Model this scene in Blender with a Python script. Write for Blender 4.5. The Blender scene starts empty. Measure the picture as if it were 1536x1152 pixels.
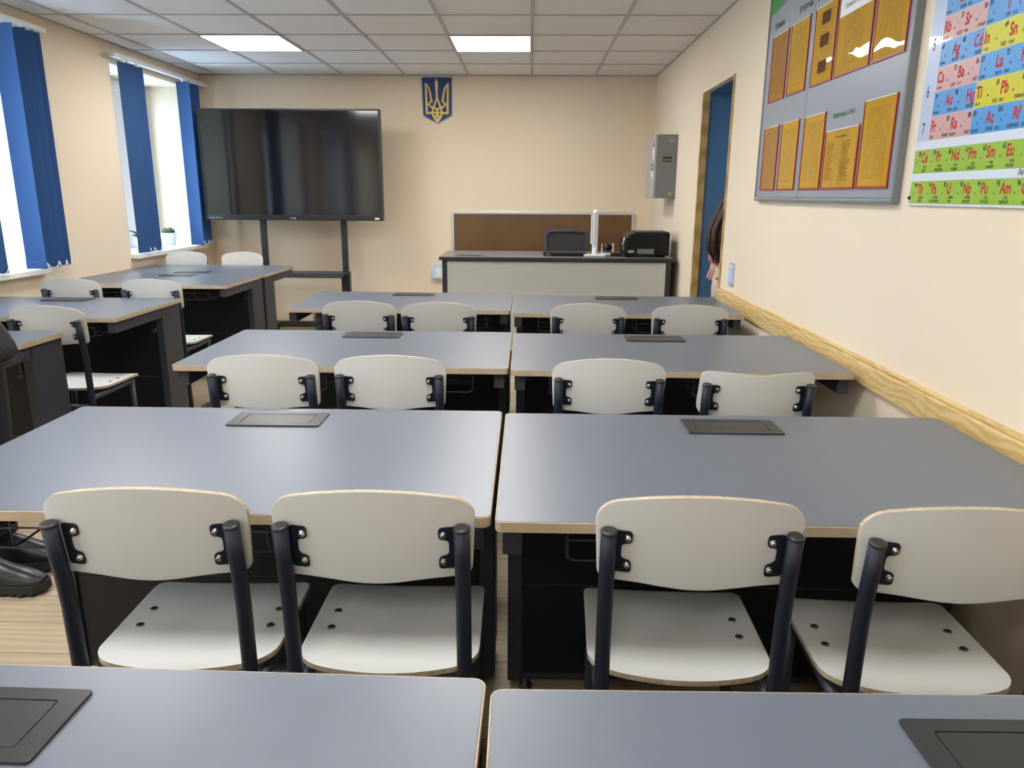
import bpy, math, random
from mathutils import Vector, Matrix
random.seed(7)
PI = math.pi
scn = bpy.context.scene
COL = scn.collection

# ------------------------------------------------------------------ materials
def nodes_of(name):
    m = bpy.data.materials.new(name); m.use_nodes = True
    nt = m.node_tree
    return m, nt, nt.nodes['Principled BSDF']

def P(name, col, rough=0.5, metal=0.0, spec=0.5, coat=0.0, bump=None, var=None):
    """plain principled; bump=(scale,strength,distance); var=(scale,amount) subtle procedural tone noise"""
    m, nt, b = nodes_of(name)
    c = (*col, 1.0)
    b.inputs['Base Color'].default_value = c
    b.inputs['Roughness'].default_value = rough
    b.inputs['Metallic'].default_value = metal
    b.inputs['Specular IOR Level'].default_value = spec
    if coat: b.inputs['Coat Weight'].default_value = coat; b.inputs['Coat Roughness'].default_value = 0.05
    tc = nt.nodes.new('ShaderNodeTexCoord')
    if var:
        n = nt.nodes.new('ShaderNodeTexNoise'); n.inputs['Scale'].default_value = var[0]; n.inputs['Detail'].default_value = 4
        nt.links.new(tc.outputs['Object'], n.inputs['Vector'])
        r = nt.nodes.new('ShaderNodeMapRange')
        r.inputs['From Min'].default_value = 0.3; r.inputs['From Max'].default_value = 0.7
        r.inputs['To Min'].default_value = 1 - var[1]; r.inputs['To Max'].default_value = 1 + var[1]
        nt.links.new(n.outputs['Fac'], r.inputs['Value'])
        mx = nt.nodes.new('ShaderNodeVectorMath'); mx.operation = 'SCALE'
        mx.inputs[0].default_value = col
        nt.links.new(r.outputs['Result'], mx.inputs['Scale'])
        nt.links.new(mx.outputs['Vector'], b.inputs['Base Color'])
    if bump:
        n = nt.nodes.new('ShaderNodeTexNoise'); n.inputs['Scale'].default_value = bump[0]; n.inputs['Detail'].default_value = 3
        nt.links.new(tc.outputs['Object'], n.inputs['Vector'])
        bp = nt.nodes.new('ShaderNodeBump'); bp.inputs['Strength'].default_value = bump[1]; bp.inputs['Distance'].default_value = bump[2]
        nt.links.new(n.outputs['Fac'], bp.inputs['Height']); nt.links.new(bp.outputs['Normal'], b.inputs['Normal'])
    return m

def wood(name, c1, c2, scale=(1, 10, 10), rough=0.45, ringscale=3.0, dist=6.0):
    m, nt, b = nodes_of(name)
    tc = nt.nodes.new('ShaderNodeTexCoord'); mp = nt.nodes.new('ShaderNodeMapping')
    mp.inputs['Scale'].default_value = scale
    nt.links.new(tc.outputs['Object'], mp.inputs['Vector'])
    w = nt.nodes.new('ShaderNodeTexWave'); w.wave_type = 'BANDS'; w.bands_direction = 'Z'
    w.inputs['Scale'].default_value = ringscale; w.inputs['Distortion'].default_value = dist
    w.inputs['Detail'].default_value = 3; w.inputs['Detail Scale'].default_value = 0.9
    nt.links.new(mp.outputs['Vector'], w.inputs['Vector'])
    n = nt.nodes.new('ShaderNodeTexNoise'); n.inputs['Scale'].default_value = 4; n.inputs['Detail'].default_value = 6
    nt.links.new(mp.outputs['Vector'], n.inputs['Vector'])
    mx = nt.nodes.new('ShaderNodeMix'); mx.data_type = 'FLOAT'; mx.inputs['Factor'].default_value = 0.55
    nt.links.new(w.outputs['Fac'], mx.inputs['A']); nt.links.new(n.outputs['Fac'], mx.inputs['B'])
    cr = nt.nodes.new('ShaderNodeValToRGB')
    cr.color_ramp.elements[0].color = (*c2, 1); cr.color_ramp.elements[0].position = 0.2
    cr.color_ramp.elements[1].color = (*c1, 1); cr.color_ramp.elements[1].position = 0.62
    nt.links.new(mx.outputs['Result'], cr.inputs['Fac']); nt.links.new(cr.outputs['Color'], b.inputs['Base Color'])
    b.inputs['Roughness'].default_value = rough
    return m

def emit(name, col, strength):
    m, nt, b = nodes_of(name)
    b.inputs['Base Color'].default_value = (0.8, 0.8, 0.8, 1)
    b.inputs['Emission Color'].default_value = (*col, 1); b.inputs['Emission Strength'].default_value = strength
    return m

M = {}
M['wall'] = P('plaster_peach', (0.78, 0.665, 0.505), 0.85, spec=0.2, bump=(90, 0.06, 0.004), var=(1.2, 0.02))
M['reveal'] = P('plaster_reveal', (0.77, 0.645, 0.475), 0.85, spec=0.2)
M['blue_wall'] = P('blue_paint', (0.065, 0.165, 0.31), 0.6, spec=0.3, var=(3, 0.1))
M['black_base'] = P('skirting_dark', (0.06, 0.05, 0.045), 0.5)
M['ceil'] = P('ceiling_tile', (0.74, 0.735, 0.73), 0.9, spec=0.1, bump=(260, 0.15, 0.003), var=(160, 0.03))
M['tbar'] = P('ceiling_tbar', (0.42, 0.42, 0.43), 0.5)
M['white_pvc'] = P('white_pvc', (0.78, 0.80, 0.83), 0.35)
M['sill'] = P('sill_white', (0.82, 0.83, 0.82), 0.25)
M['top'] = P('laminate_grey', (0.112, 0.133, 0.174), 0.36, spec=1.0, bump=(420, 0.05, 0.0015), var=(14, 0.03))
M['edge'] = P('edge_beige', (0.47, 0.375, 0.26), 0.4, var=(25, 0.08))
M['box_frame'] = P('flip_box_dark', (0.022, 0.023, 0.025), 0.34, var=(40, 0.05))
M['box_groove'] = P('flip_box_groove', (0.008, 0.008, 0.008), 0.6)
M['ped'] = P('pedestal_metal', (0.040, 0.043, 0.056), 0.45, spec=0.3, var=(6, 0.05))
M['ped_front_shaded'] = P('pedestal_front_shaded', (0.008, 0.009, 0.013), 0.45, spec=0.3)  # darker than the sides, shade under the tabletop worked into the colour
M['black_steel'] = P('black_steel', (0.02, 0.021, 0.026), 0.42)
M['wire'] = P('wire_steel', (0.035, 0.037, 0.05), 0.35, metal=0.3)
M['navy'] = P('navy_tube', (0.013, 0.017, 0.031), 0.46, spec=0.35)
M['navy2'] = P('navy_tube_grey', (0.035, 0.040, 0.058), 0.45, spec=0.4)
M['capb'] = P('black_cap', (0.022, 0.022, 0.023), 0.38, spec=0.5)
M['bolt'] = P('zinc_bolt', (0.62, 0.62, 0.62), 0.25, metal=0.9)
M['shell'] = P('laminate_offwhite', (0.64, 0.65, 0.625), 0.42, spec=0.4, var=(2.2, 0.03))
M['ply'] = P('plywood_edge', (0.47, 0.37, 0.255), 0.55, var=(90, 0.2))
M['rivet'] = P('rivet_steel', (0.20, 0.20, 0.19), 0.35, metal=0.8)
M['rivet_hole'] = P('rivet_core', (0.02, 0.02, 0.02), 0.6)
M['rail'] = wood('rail_pine', (0.70, 0.52, 0.235), (0.56, 0.36, 0.125), scale=(9, 3.2, 9), ringscale=1.3, dist=14)
M['doorwood'] = wood('door_pine', (0.50, 0.345, 0.13), (0.33, 0.20, 0.06), scale=(9, 9, 1.1), ringscale=1.6, dist=5)
M['black_plastic'] = P('black_plastic', (0.007, 0.007, 0.008), 0.4, spec=0.3)
M['bezel'] = P('tv_bezel', (0.010, 0.010, 0.012), 0.35)
M['screen'] = P('tv_screen', (0.004, 0.004, 0.006), 0.08, spec=0.65)
M['silver'] = P('silver_print', (0.45, 0.45, 0.46), 0.3, metal=0.6)
M['alu'] = P('aluminium', (0.62, 0.64, 0.66), 0.35, metal=0.5)
M['board_frame'] = P('board_frame_grey', (0.20, 0.22, 0.235), 0.35, metal=0.3)
M['brown'] = P('board_brown', (0.135, 0.072, 0.028), 0.32, var=(2.5, 0.15))
M['tdesk'] = P('teacher_panel', (0.54, 0.55, 0.51), 0.45)
M['tdesk_top'] = P('teacher_top', (0.14, 0.14, 0.145), 0.32)
M['dark_edge'] = P('dark_edge', (0.025, 0.027, 0.032), 0.45)
M['mesh'] = P('chair_mesh', (0.04, 0.04, 0.042), 0.8, bump=(700, 0.4, 0.002))
M['blue_grey'] = P('chair_bluegrey', (0.035, 0.055, 0.085), 0.5)
M['white_pl'] = P('white_plastic', (0.75, 0.77, 0.80), 0.35)
M['white_blue'] = P('socket_white', (0.52, 0.60, 0.78), 0.4)
M['lens'] = P('lens_black', (0.01, 0.012, 0.011), 0.1)
M['el_box'] = P('grey_enamel', (0.17, 0.175, 0.18), 0.4)
M['el_door'] = P('grey_enamel_light', (0.36, 0.35, 0.35), 0.4)
M['red'] = P('print_red', (0.30, 0.02, 0.02), 0.5)
M['green'] = P('print_green', (0.02, 0.25, 0.08), 0.5)
M['emb_blue'] = P('emblem_blue', (0.003, 0.035, 0.20), 0.3)
M['emb_edge'] = P('emblem_edge', (0.35, 0.42, 0.52), 0.4)
M['gold'] = P('emblem_gold', (0.70, 0.52, 0.16), 0.35, metal=0.25)
M['pot'] = P('pot_white', (0.72, 0.79, 0.80), 0.35)
M['soil'] = P('potting_soil', (0.03, 0.02, 0.012), 0.9)
M['cactus'] = P('cactus_green', (0.05, 0.085, 0.03), 0.6, bump=(60, 0.6, 0.01), var=(30, 0.3))
M['leaf'] = P('leaf_dark', (0.02, 0.06, 0.03), 0.5)
M['board'] = P('board_grey', (0.27, 0.295, 0.345), 0.33, spec=0.5)
M['board_line'] = P('board_teal_line', (0.06, 0.19, 0.15), 0.4)
M['board_green'] = P('board_green', (0.035, 0.25, 0.055), 0.4)
M['txt_green'] = P('text_green', (0.015, 0.20, 0.07), 0.8, spec=0.1)
M['txt_dark'] = P('text_dark', (0.035, 0.055, 0.04), 0.8, spec=0.1)
M['txt_black'] = P('text_black', (0.012, 0.014, 0.02), 0.5)
M['pock_red'] = P('pocket_red', (0.33, 0.035, 0.018), 0.35)
M['pock_white'] = P('pocket_lip', (0.7, 0.66, 0.58), 0.3)
M['pt_white'] = P('poster_white', (0.66, 0.72, 0.82), 0.30, coat=0.6, bump=(130, 0.12, 0.002))
M['pt_pale'] = P('poster_pale', (0.47, 0.56, 0.75), 0.30, coat=0.6, bump=(130, 0.12, 0.002))
M['pt_pink'] = P('poster_pink', (0.60, 0.36, 0.35), 0.30, coat=0.6, bump=(130, 0.12, 0.002))
M['pt_blue'] = P('poster_blue', (0.07, 0.32, 0.69), 0.30, coat=0.6, bump=(130, 0.12, 0.002))
M['pt_yellow'] = P('poster_yellow', (0.60, 0.57, 0.012), 0.30, coat=0.6, bump=(130, 0.12, 0.002))
M['pt_green'] = P('poster_green', (0.31, 0.50, 0.055), 0.30, coat=0.6, bump=(130, 0.12, 0.002))
M['pt_red'] = P('poster_red_ink', (0.50, 0.03, 0.035), 0.5, spec=0.2)
M['leather'] = P('black_leather', (0.009, 0.010, 0.014), 0.42, spec=0.35, bump=(14, 0.35, 0.02))
M['boot'] = P('boot_leather', (0.010, 0.011, 0.014), 0.34, spec=0.5, bump=(25, 0.15, 0.01))
M['sole'] = P('boot_sole', (0.010, 0.010, 0.011), 0.6)
M['trouser'] = P('dark_trousers', (0.012, 0.013, 0.018), 0.8)
M['skin'] = P('skin', (0.56, 0.34, 0.25), 0.5)
M['hair'] = P('hair_brown', (0.055, 0.026, 0.016), 0.45, var=(40, 0.4))
M['coat'] = P('coat_cream', (0.52, 0.43, 0.35), 0.8, var=(14, 0.25))
M['pinkcuff'] = P('pink_knit', (0.50, 0.20, 0.23), 0.8, var=(30, 0.3))
M['jeans'] = P('pale_trousers', (0.40, 0.38, 0.36), 0.8)
M['brick'] = None
M['snow'] = P('pale_ground', (0.75, 0.78, 0.82), 0.9)
M['bark'] = P('tree_bark', (0.20, 0.18, 0.17), 0.9)

# blinds: cloth that lets a little light through
def cloth():
    m, nt, b = nodes_of('blind_blue')
    b.inputs['Base Color'].default_value = (0.030, 0.085, 0.225, 1); b.inputs['Roughness'].default_value = 0.75
    b.inputs['Specular IOR Level'].default_value = 0.25
    t = nt.nodes.new('ShaderNodeBsdfTranslucent'); t.inputs['Color'].default_value = (0.05, 0.12, 0.27, 1)
    mx = nt.nodes.new('ShaderNodeMixShader'); mx.inputs['Fac'].default_value = 0.10
    out = nt.nodes['Material Output']
    nt.links.new(b.outputs['BSDF'], mx.inputs[1]); nt.links.new(t.outputs['BSDF'], mx.inputs[2])
    nt.links.new(mx.outputs['Shader'], out.inputs['Surface'])
    return m
M['blind'] = cloth()

def glass():
    m, nt, b = nodes_of('window_glass')
    tr = nt.nodes.new('ShaderNodeBsdfTransparent'); tr.inputs['Color'].default_value = (0.93, 0.96, 0.96, 1)
    gl = nt.nodes.new('ShaderNodeBsdfGlossy'); gl.inputs['Roughness'].default_value = 0.02
    lw = nt.nodes.new('ShaderNodeLayerWeight'); fr = nt.nodes.new('ShaderNodeMath'); fr.operation = 'POWER'; fr.inputs[1].default_value = 5
    nt.links.new(lw.outputs['Facing'], fr.inputs[0])
    mx = nt.nodes.new('ShaderNodeMixShader'); out = nt.nodes['Material Output']
    nt.links.new(fr.outputs[0], mx.inputs['Fac'])
    nt.links.new(tr.outputs['BSDF'], mx.inputs[1]); nt.links.new(gl.outputs['BSDF'], mx.inputs[2])
    nt.links.new(mx.outputs['Shader'], out.inputs['Surface'])
    return m
M['glass'] = glass()

def floor_mat():
    m, nt, b = nodes_of('oak_vinyl_planks')
    tc = nt.nodes.new('ShaderNodeTexCoord')
    br = nt.nodes.new('ShaderNodeTexBrick')
    br.offset = 0.37; br.inputs['Scale'].default_value = 1.0
    br.inputs['Brick Width'].default_value = 1.25; br.inputs['Row Height'].default_value = 0.16
    br.inputs['Mortar Size'].default_value = 0.0018; br.inputs['Bias'].default_value = 0.0
    br.inputs['Color1'].default_value = (0.47, 0.37, 0.245, 1); br.inputs['Color2'].default_value = (0.55, 0.445, 0.305, 1)
    br.inputs['Mortar'].default_value = (0.20, 0.14, 0.085, 1)
    nt.links.new(tc.outputs['Object'], br.inputs['Vector'])
    mp = nt.nodes.new('ShaderNodeMapping'); mp.inputs['Scale'].default_value = (1.1, 7.5, 1)
    nt.links.new(tc.outputs['Object'], mp.inputs['Vector'])
    w = nt.nodes.new('ShaderNodeTexWave'); w.bands_direction = 'Y'; w.inputs['Scale'].default_value = 1.4
    w.inputs['Distortion'].default_value = 9; w.inputs['Detail'].default_value = 3; w.inputs['Detail Scale'].default_value = 0.7
    nt.links.new(mp.outputs['Vector'], w.inputs['Vector'])
    r = nt.nodes.new('ShaderNodeMapRange'); r.inputs['To Min'].default_value = 0.88; r.inputs['To Max'].default_value = 1.06
    nt.links.new(w.outputs['Fac'], r.inputs['Value'])
    v = nt.nodes.new('ShaderNodeVectorMath'); v.operation = 'SCALE'
    nt.links.new(br.outputs['Color'], v.inputs[0]); nt.links.new(r.outputs['Result'], v.inputs['Scale'])
    nt.links.new(v.outputs['Vector'], b.inputs['Base Color'])
    b.inputs['Roughness'].default_value = 0.42
    return m
M['floor'] = floor_mat()

def brick_mat():
    m, nt, b = nodes_of('far_brick')
    tc = nt.nodes.new('ShaderNodeTexCoord'); br = nt.nodes.new('ShaderNodeTexBrick')
    br.inputs['Scale'].default_value = 1.0; br.inputs['Brick Width'].default_value = 0.5; br.inputs['Row Height'].default_value = 0.16
    br.inputs['Mortar Size'].default_value = 0.02
    br.inputs['Color1'].default_value = (0.52, 0.30, 0.26, 1); br.inputs['Color2'].default_value = (0.60, 0.38, 0.33, 1); br.inputs['Mortar'].default_value = (0.6, 0.58, 0.55, 1)
    mp = nt.nodes.new('ShaderNodeMapping'); mp.inputs['Rotation'].default_value = (PI/2, 0, PI/2)
    nt.links.new(tc.outputs['Object'], mp.inputs['Vector']); nt.links.new(mp.outputs['Vector'], br.inputs['Vector'])
    nt.links.new(br.outputs['Color'], b.inputs['Base Color']); b.inputs['Roughness'].default_value = 0.9
    return m
M['brick'] = brick_mat()

def paper_mat(name, col, lines=70.0, ink=(0.16, 0.09, 0.01)):
    """yellow sheet behind wavy glossy film with rows of small print"""
    m, nt, b = nodes_of(name)
    tc = nt.nodes.new('ShaderNodeTexCoord'); sp = nt.nodes.new('ShaderNodeSeparateXYZ')
    nt.links.new(tc.outputs['Object'], sp.inputs['Vector'])
    mu = nt.nodes.new('ShaderNodeMath'); mu.operation = 'MULTIPLY'; mu.inputs[1].default_value = lines * 2
    nt.links.new(sp.outputs['Y'], mu.inputs[0])
    fr = nt.nodes.new('ShaderNodeMath'); fr.operation = 'FRACT'; nt.links.new(mu.outputs[0], fr.inputs[0])
    lt = nt.nodes.new('ShaderNodeMath'); lt.operation = 'LESS_THAN'; lt.inputs[1].default_value = 0.42; nt.links.new(fr.outputs[0], lt.inputs[0])
    mp = nt.nodes.new('ShaderNodeMapping'); mp.inputs['Scale'].default_value = (170, 60, 1)
    nt.links.new(tc.outputs['Object'], mp.inputs['Vector'])
    n = nt.nodes.new('ShaderNodeTexNoise'); n.inputs['Scale'].default_value = 1; n.inputs['Detail'].default_value = 1
    nt.links.new(mp.outputs['Vector'], n.inputs['Vector'])
    g = nt.nodes.new('ShaderNodeMath'); g.operation = 'GREATER_THAN'; g.inputs[1].default_value = 0.44; nt.links.new(n.outputs['Fac'], g.inputs[0])
    n2 = nt.nodes.new('ShaderNodeTexNoise'); n2.inputs['Scale'].default_value = 26; n2.inputs['Detail'].default_value = 1
    nt.links.new(tc.outputs['Object'], n2.inputs['Vector'])
    g2 = nt.nodes.new('ShaderNodeMath'); g2.operation = 'GREATER_THAN'; g2.inputs[1].default_value = 0.40; nt.links.new(n2.outputs['Fac'], g2.inputs[0])
    # margins: fade print near the sheet's own left / right edges
    ab = nt.nodes.new('ShaderNodeMath'); ab.operation = 'ABSOLUTE'; nt.links.new(sp.outputs['X'], ab.inputs[0])
    mg = nt.nodes.new('ShaderNodeMath'); mg.operation = 'LESS_THAN'; mg.inputs[1].default_value = 0.082; nt.links.new(ab.outputs[0], mg.inputs[0])
    ay = nt.nodes.new('ShaderNodeMath'); ay.operation = 'ABSOLUTE'; nt.links.new(sp.outputs['Y'], ay.inputs[0])
    my = nt.nodes.new('ShaderNodeMath'); my.operation = 'LESS_THAN'; my.inputs[1].default_value = 0.118; nt.links.new(ay.outputs[0], my.inputs[0])
    prev = lt
    for o in (g, g2, mg, my):
        x = nt.nodes.new('ShaderNodeMath'); x.operation = 'MULTIPLY'
        nt.links.new(prev.outputs[0], x.inputs[0]); nt.links.new(o.outputs[0], x.inputs[1]); prev = x
    sc = nt.nodes.new('ShaderNodeMath'); sc.operation = 'MULTIPLY'; sc.inputs[1].default_value = 0.62; nt.links.new(prev.outputs[0], sc.inputs[0])
    mx = nt.nodes.new('ShaderNodeMix'); mx.data_type = 'RGBA'
    nt.links.new(sc.outputs[0], mx.inputs['Factor'])
    mx.inputs['A'].default_value = (*col, 1); mx.inputs['B'].default_value = (*ink, 1)
    nt.links.new(mx.outputs['Result'], b.inputs['Base Color'])
    b.inputs['Roughness'].default_value = 0.5
    b.inputs['Specular IOR Level'].default_value = 0.05
    b.inputs['Coat Weight'].default_value = 0.7; b.inputs['Coat Roughness'].default_value = 0.03
    nb = nt.nodes.new('ShaderNodeTexNoise'); nb.inputs['Scale'].default_value = 4.5; nb.inputs['Detail'].default_value = 0.5
    nt.links.new(tc.outputs['Object'], nb.inputs['Vector'])
    bp = nt.nodes.new('ShaderNodeBump'); bp.inputs['Strength'].default_value = 0.6; bp.inputs['Distance'].default_value = 0.02
    nt.links.new(nb.outputs['Fac'], bp.inputs['Height']); nt.links.new(bp.outputs['Normal'], b.inputs['Coat Normal'])
    return m
M['paper'] = paper_mat('paper_amber', (0.48, 0.262, 0.006))
M['paper_dark'] = paper_mat('paper_amber_old', (0.35, 0.155, 0.018))
M['print_brown'] = P('print_brown', (0.15, 0.085, 0.012), 0.8, spec=0.1)
M['photo'] = P('photo_print', (0.10, 0.045, 0.018), 0.7, spec=0.1, var=(60, 0.5))

# ------------------------------------------------------------------ mesh builder
class MB:
    def __init__(s): s.v = []; s.f = []; s.mi = []; s.sm = []
    def add(s, vs, fs, mi=0, smooth=False):
        o = len(s.v); s.v += [tuple(p) for p in vs]
        for f in fs: s.f.append([i + o for i in f]); s.mi.append(mi); s.sm.append(smooth)
        return s
    def box(s, x0, x1, y0, y1, z0, z1, mi=0):
        v = [(x0,y0,z0),(x1,y0,z0),(x1,y1,z0),(x0,y1,z0),(x0,y0,z1),(x1,y0,z1),(x1,y1,z1),(x0,y1,z1)]
        return s.add(v, [(3,2,1,0),(4,5,6,7),(0,1,5,4),(1,2,6,5),(2,3,7,6),(3,0,4,7)], mi)
    def prism(s, pts, z0, z1, mi=0, mi_side=None, tf=None):
        n = len(pts); tf = tf or (lambda a, b, c: (a, b, c))
        v = [tf(x, y, z0) for x, y in pts] + [tf(x, y, z1) for x, y in pts]
        s.add(v, [list(range(n))[::-1], list(range(n, 2*n))], mi)
        ms = mi if mi_side is None else mi_side
        s.add(v, [(i, (i+1) % n, (i+1) % n + n, i + n) for i in range(n)], ms)
        return s
    def ring(s, a, b, z0, z1, mi=0):
        """band between two outlines of the same count"""
        n = len(a)
        v = [(x,y,z0) for x,y in a] + [(x,y,z1) for x,y in a] + [(x,y,z0) for x,y in b] + [(x,y,z1) for x,y in b]
        f = []
        for i in range(n):
            j = (i+1) % n
            f += [(i,j,j+n,i+n), (j+2*n,i+2*n,i+3*n,j+3*n), (i+n,j+n,j+3*n,i+3*n), (j,i,i+2*n,j+2*n)]
        return s.add(v, f, mi)
    def tube(s, pts, r, seg=10, mi=0, caps=True, ry=None):
        pts = [Vector(p) for p in pts]; n = len(pts)
        rr = r if isinstance(r, (list, tuple)) else [r]*n
        vs = []; prev = None
        for i, p in enumerate(pts):
            t = (pts[min(i+1,n-1)] - pts[max(i-1,0)]).normalized()
            if prev is None:
                u = t.orthogonal().normalized()
                if abs(t.z) > 0.5: u = (Vector((1,0,0)) - t*t.x).normalized()
            else: u = (prev - t*prev.dot(t)).normalized()
            prev = u; w = t.cross(u)
            for k in range(seg):
                a = 2*PI*k/seg
                vs.append(p + u*math.cos(a)*rr[i] + w*math.sin(a)*(rr[i] if ry is None else ry))
        fs = []
        for i in range(n-1):
            for k in range(seg):
                k2 = (k+1) % seg
                fs.append((i*seg+k, i*seg+k2, (i+1)*seg+k2, (i+1)*seg+k))
        s.add(vs, fs, mi, True)
        if caps: s.add(vs, [list(range(seg))[::-1], list(range((n-1)*seg, n*seg))], mi)
        return s
    def lathe(s, prof, seg=24, c=(0,0,0), axis='z', mi=0):
        vs = []
        for r, h in prof:
            for k in range(seg):
                a = 2*PI*k/seg; x, y = r*math.cos(a), r*math.sin(a)
                if axis == 'z': q = (x, y, h)
                elif axis == 'y': q = (x, h, -y)
                else: q = (h, x, y)
                vs.append((q[0]+c[0], q[1]+c[1], q[2]+c[2]))
        n = len(prof); fs = []
        for i in range(n-1):
            for k in range(seg):
                k2 = (k+1) % seg
                fs.append((i*seg+k, i*seg+k2, (i+1)*seg+k2, (i+1)*seg+k))
        s.add(vs, fs, mi, True)
        s.add(vs, [list(range(seg))[::-1], list(range((n-1)*seg, n*seg))], mi)
        return s
    def loft(s, rings, mi=0, caps=True, smooth=True):
        n = len(rings[0]); vs = [p for r in rings for p in r]; fs = []
        for i in range(len(rings)-1):
            for k in range(n):
                k2 = (k+1) % n
                fs.append((i*n+k, i*n+k2, (i+1)*n+k2, (i+1)*n+k))
        s.add(vs, fs, mi, smooth)
        if caps: s.add(vs, [list(range(n))[::-1], list(range((len(rings)-1)*n, len(rings)*n))], mi, smooth)
        return s
    def build(s, name, mats, parent=None, bevel=0.0, seg=2, loc=None, subsurf=0):
        me = bpy.data.meshes.new(name); me.from_pydata(s.v, [], s.f)
        if not isinstance(mats, (list, tuple)): mats = [mats]
        for m in mats: me.materials.append(m)
        for i, p in enumerate(me.polygons): p.material_index = s.mi[i]; p.use_smooth = s.sm[i]
        me.validate(); me.update()
        import bmesh
        b = bmesh.new(); b.from_mesh(me); bmesh.ops.remove_doubles(b, verts=b.verts, dist=1e-6)
        bmesh.ops.recalc_face_normals(b, faces=b.faces); b.to_mesh(me); b.free()
        o = bpy.data.objects.new(name, me); COL.objects.link(o)
        if parent: o.parent = parent
        if loc: o.location = loc
        if bevel:
            md = o.modifiers.new('bevel', 'BEVEL'); md.width = bevel; md.segments = seg
            md.limit_method = 'ANGLE'; md.angle_limit = math.radians(40)
        if subsurf:
            md = o.modifiers.new('sub', 'SUBSURF'); md.levels = subsurf; md.render_levels = subsurf
        return o

def rrect(x0, x1, y0, y1, r, n=5):
    pts = []
    for cx, cy, a0 in ((x1-r, y0+r, -PI/2), (x1-r, y1-r, 0), (x0+r, y1-r, PI/2), (x0+r, y0+r, PI)):
        for k in range(n+1):
            a = a0 + PI/2*k/n; pts.append((cx + r*math.cos(a), cy + r*math.sin(a)))
    return pts

def empty(name, loc=(0,0,0), rz=0.0):
    o = bpy.data.objects.new(name, None); COL.objects.link(o)
    o.location = loc; o.rotation_euler = (0, 0, rz); o.empty_display_size = 0.1
    return o
def tag(o, label, cat, group=None):
    o['label'] = label; o['category'] = cat
    if group: o['group'] = group
    return o
def structure(o, label=None, cat=None):
    o['kind'] = 'structure'
    if label: o['label'] = label
    if cat: o['category'] = cat
    return o
KIDS = {}
def copy_tree(o, parent=None):
    c = o.copy(); COL.objects.link(c)
    if parent: c.parent = parent
    for ch in list(o.children): copy_tree(ch, c)
    return c

# text collected as flat triangles in a local (u, v) plane, standing n above it
FONT_CACHE = {}
def text_geo(body, bold):
    key = (body, bold)
    if key in FONT_CACHE: return FONT_CACHE[key]
    c = bpy.data.curves.new('lettering', 'FONT'); c.body = body; c.align_x = 'LEFT'; c.resolution_u = 3; c.offset = bold
    o = bpy.data.objects.new('lettering', c); COL.objects.link(o)
    dg = bpy.context.evaluated_depsgraph_get()
    me = bpy.data.meshes.new_from_object(o.evaluated_get(dg))
    vs = [tuple(v.co) for v in me.vertices]; fs = [list(p.vertices) for p in me.polygons]
    bpy.data.objects.remove(o); bpy.data.curves.remove(c); bpy.data.meshes.remove(me)
    FONT_CACHE[key] = (vs, fs)
    return vs, fs
def put_text(mb, body, u, v, size, n, align='l', sx=0.8, bold=0.015, mi=0, shear=0.0):
    vs, fs = text_geo(body, bold)
    if not vs: return
    w = max(p[0] for p in vs)*size*sx
    du = {'l': 0, 'c': -w/2, 'r': -w}[align]
    mb.add([(u + du + (p[0]*sx + p[1]*shear)*size, v + p[1]*size, n) for p in vs], fs, mi)

# ------------------------------------------------------------------ room
XL, XR, YB, YF, ZC = -3.20, 1.189, 7.554, -2.40, 2.442
WT = 0.45
WINS = [(-1.46, -0.10), (1.01, 2.37), (3.48, 4.84), (5.95, 7.25)]
ZS, ZH = 0.825, 2.29
D0, D1, DH = 4.66, 5.50, 2.035

structure(MB().box(XL-WT-.05, 2.75, YF-.1, YB+.1, -0.12, 0.0).build('floor', M['floor']))
structure(MB().box(XL-.02, XR+.02, YF-.02, YB+.02, ZC, ZC+.04).build('ceiling', M['ceil']))
# exposed T-bar grid
OX, OY = -0.002, 5.0925
g = MB()
i = -6
x = OX - 0.6*5
while x < XR:
    if x > XL: g.box(x-.0115, x+.0115, YF, YB, ZC-.005, ZC+.001)
    x += 0.6
y = OY - 0.6*12
while y < YB:
    if y > YF: g.box(XL, XR, y-.0115, y+.0115, ZC-.0048, ZC+.001)
    y += 0.6
for a, b_ in ((XL, XL+.018), (XR-.018, XR)): g.box(a, b_, YF, YB, ZC-.004, ZC+.001)
g.box(XL, XR, YB-.018, YB, ZC-.004, ZC+.001)
gr = g.build('trim_1', M['tbar']); structure(gr)

structure(MB().box(XL-WT, XR+.12, YB, YB+.12, 0, ZC).build('wall_back', M['wall']))
structure(MB().box(XL-WT, XR+.12, YF-.12, YF, 0, ZC).build('wall_rear', M['wall']))
w = MB()
ys = [YF] + [q for p in WINS for q in p] + [YB]
for k in range(0, len(ys), 2): w.box(XL-WT, XL, ys[k], ys[k+1], 0, ZC)
for a, b_ in WINS: w.box(XL-WT, XL, a, b_, 0, ZS); w.box(XL-WT, XL, a, b_, ZH, ZC)
structure(w.build('wall_left', M['wall']))
w = MB()
w.box(XR, XR+.042, YF, D0, 0, ZC); w.box(XR, XR+.042, D1, YB, 0, ZC); w.box(XR, XR+.042, D0, D1, DH, ZC)
structure(w.build('wall_right', M['wall']))
# blue painted passage behind the doorway
w = MB()
xa, xb = XR+.042, 2.70
w.box(xa, xb, D1, D1+.08, 0, DH+.08); w.box(xa, xb, D0-.08, D0, 0, DH+.08); w.box(xb, xb+.08, D0-.08, D1+.08, 0, DH+.08)
w.box(xa, xb, D0, D1, DH, DH+.08)
structure(w.build('wall_passage', M['blue_wall']))
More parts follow.
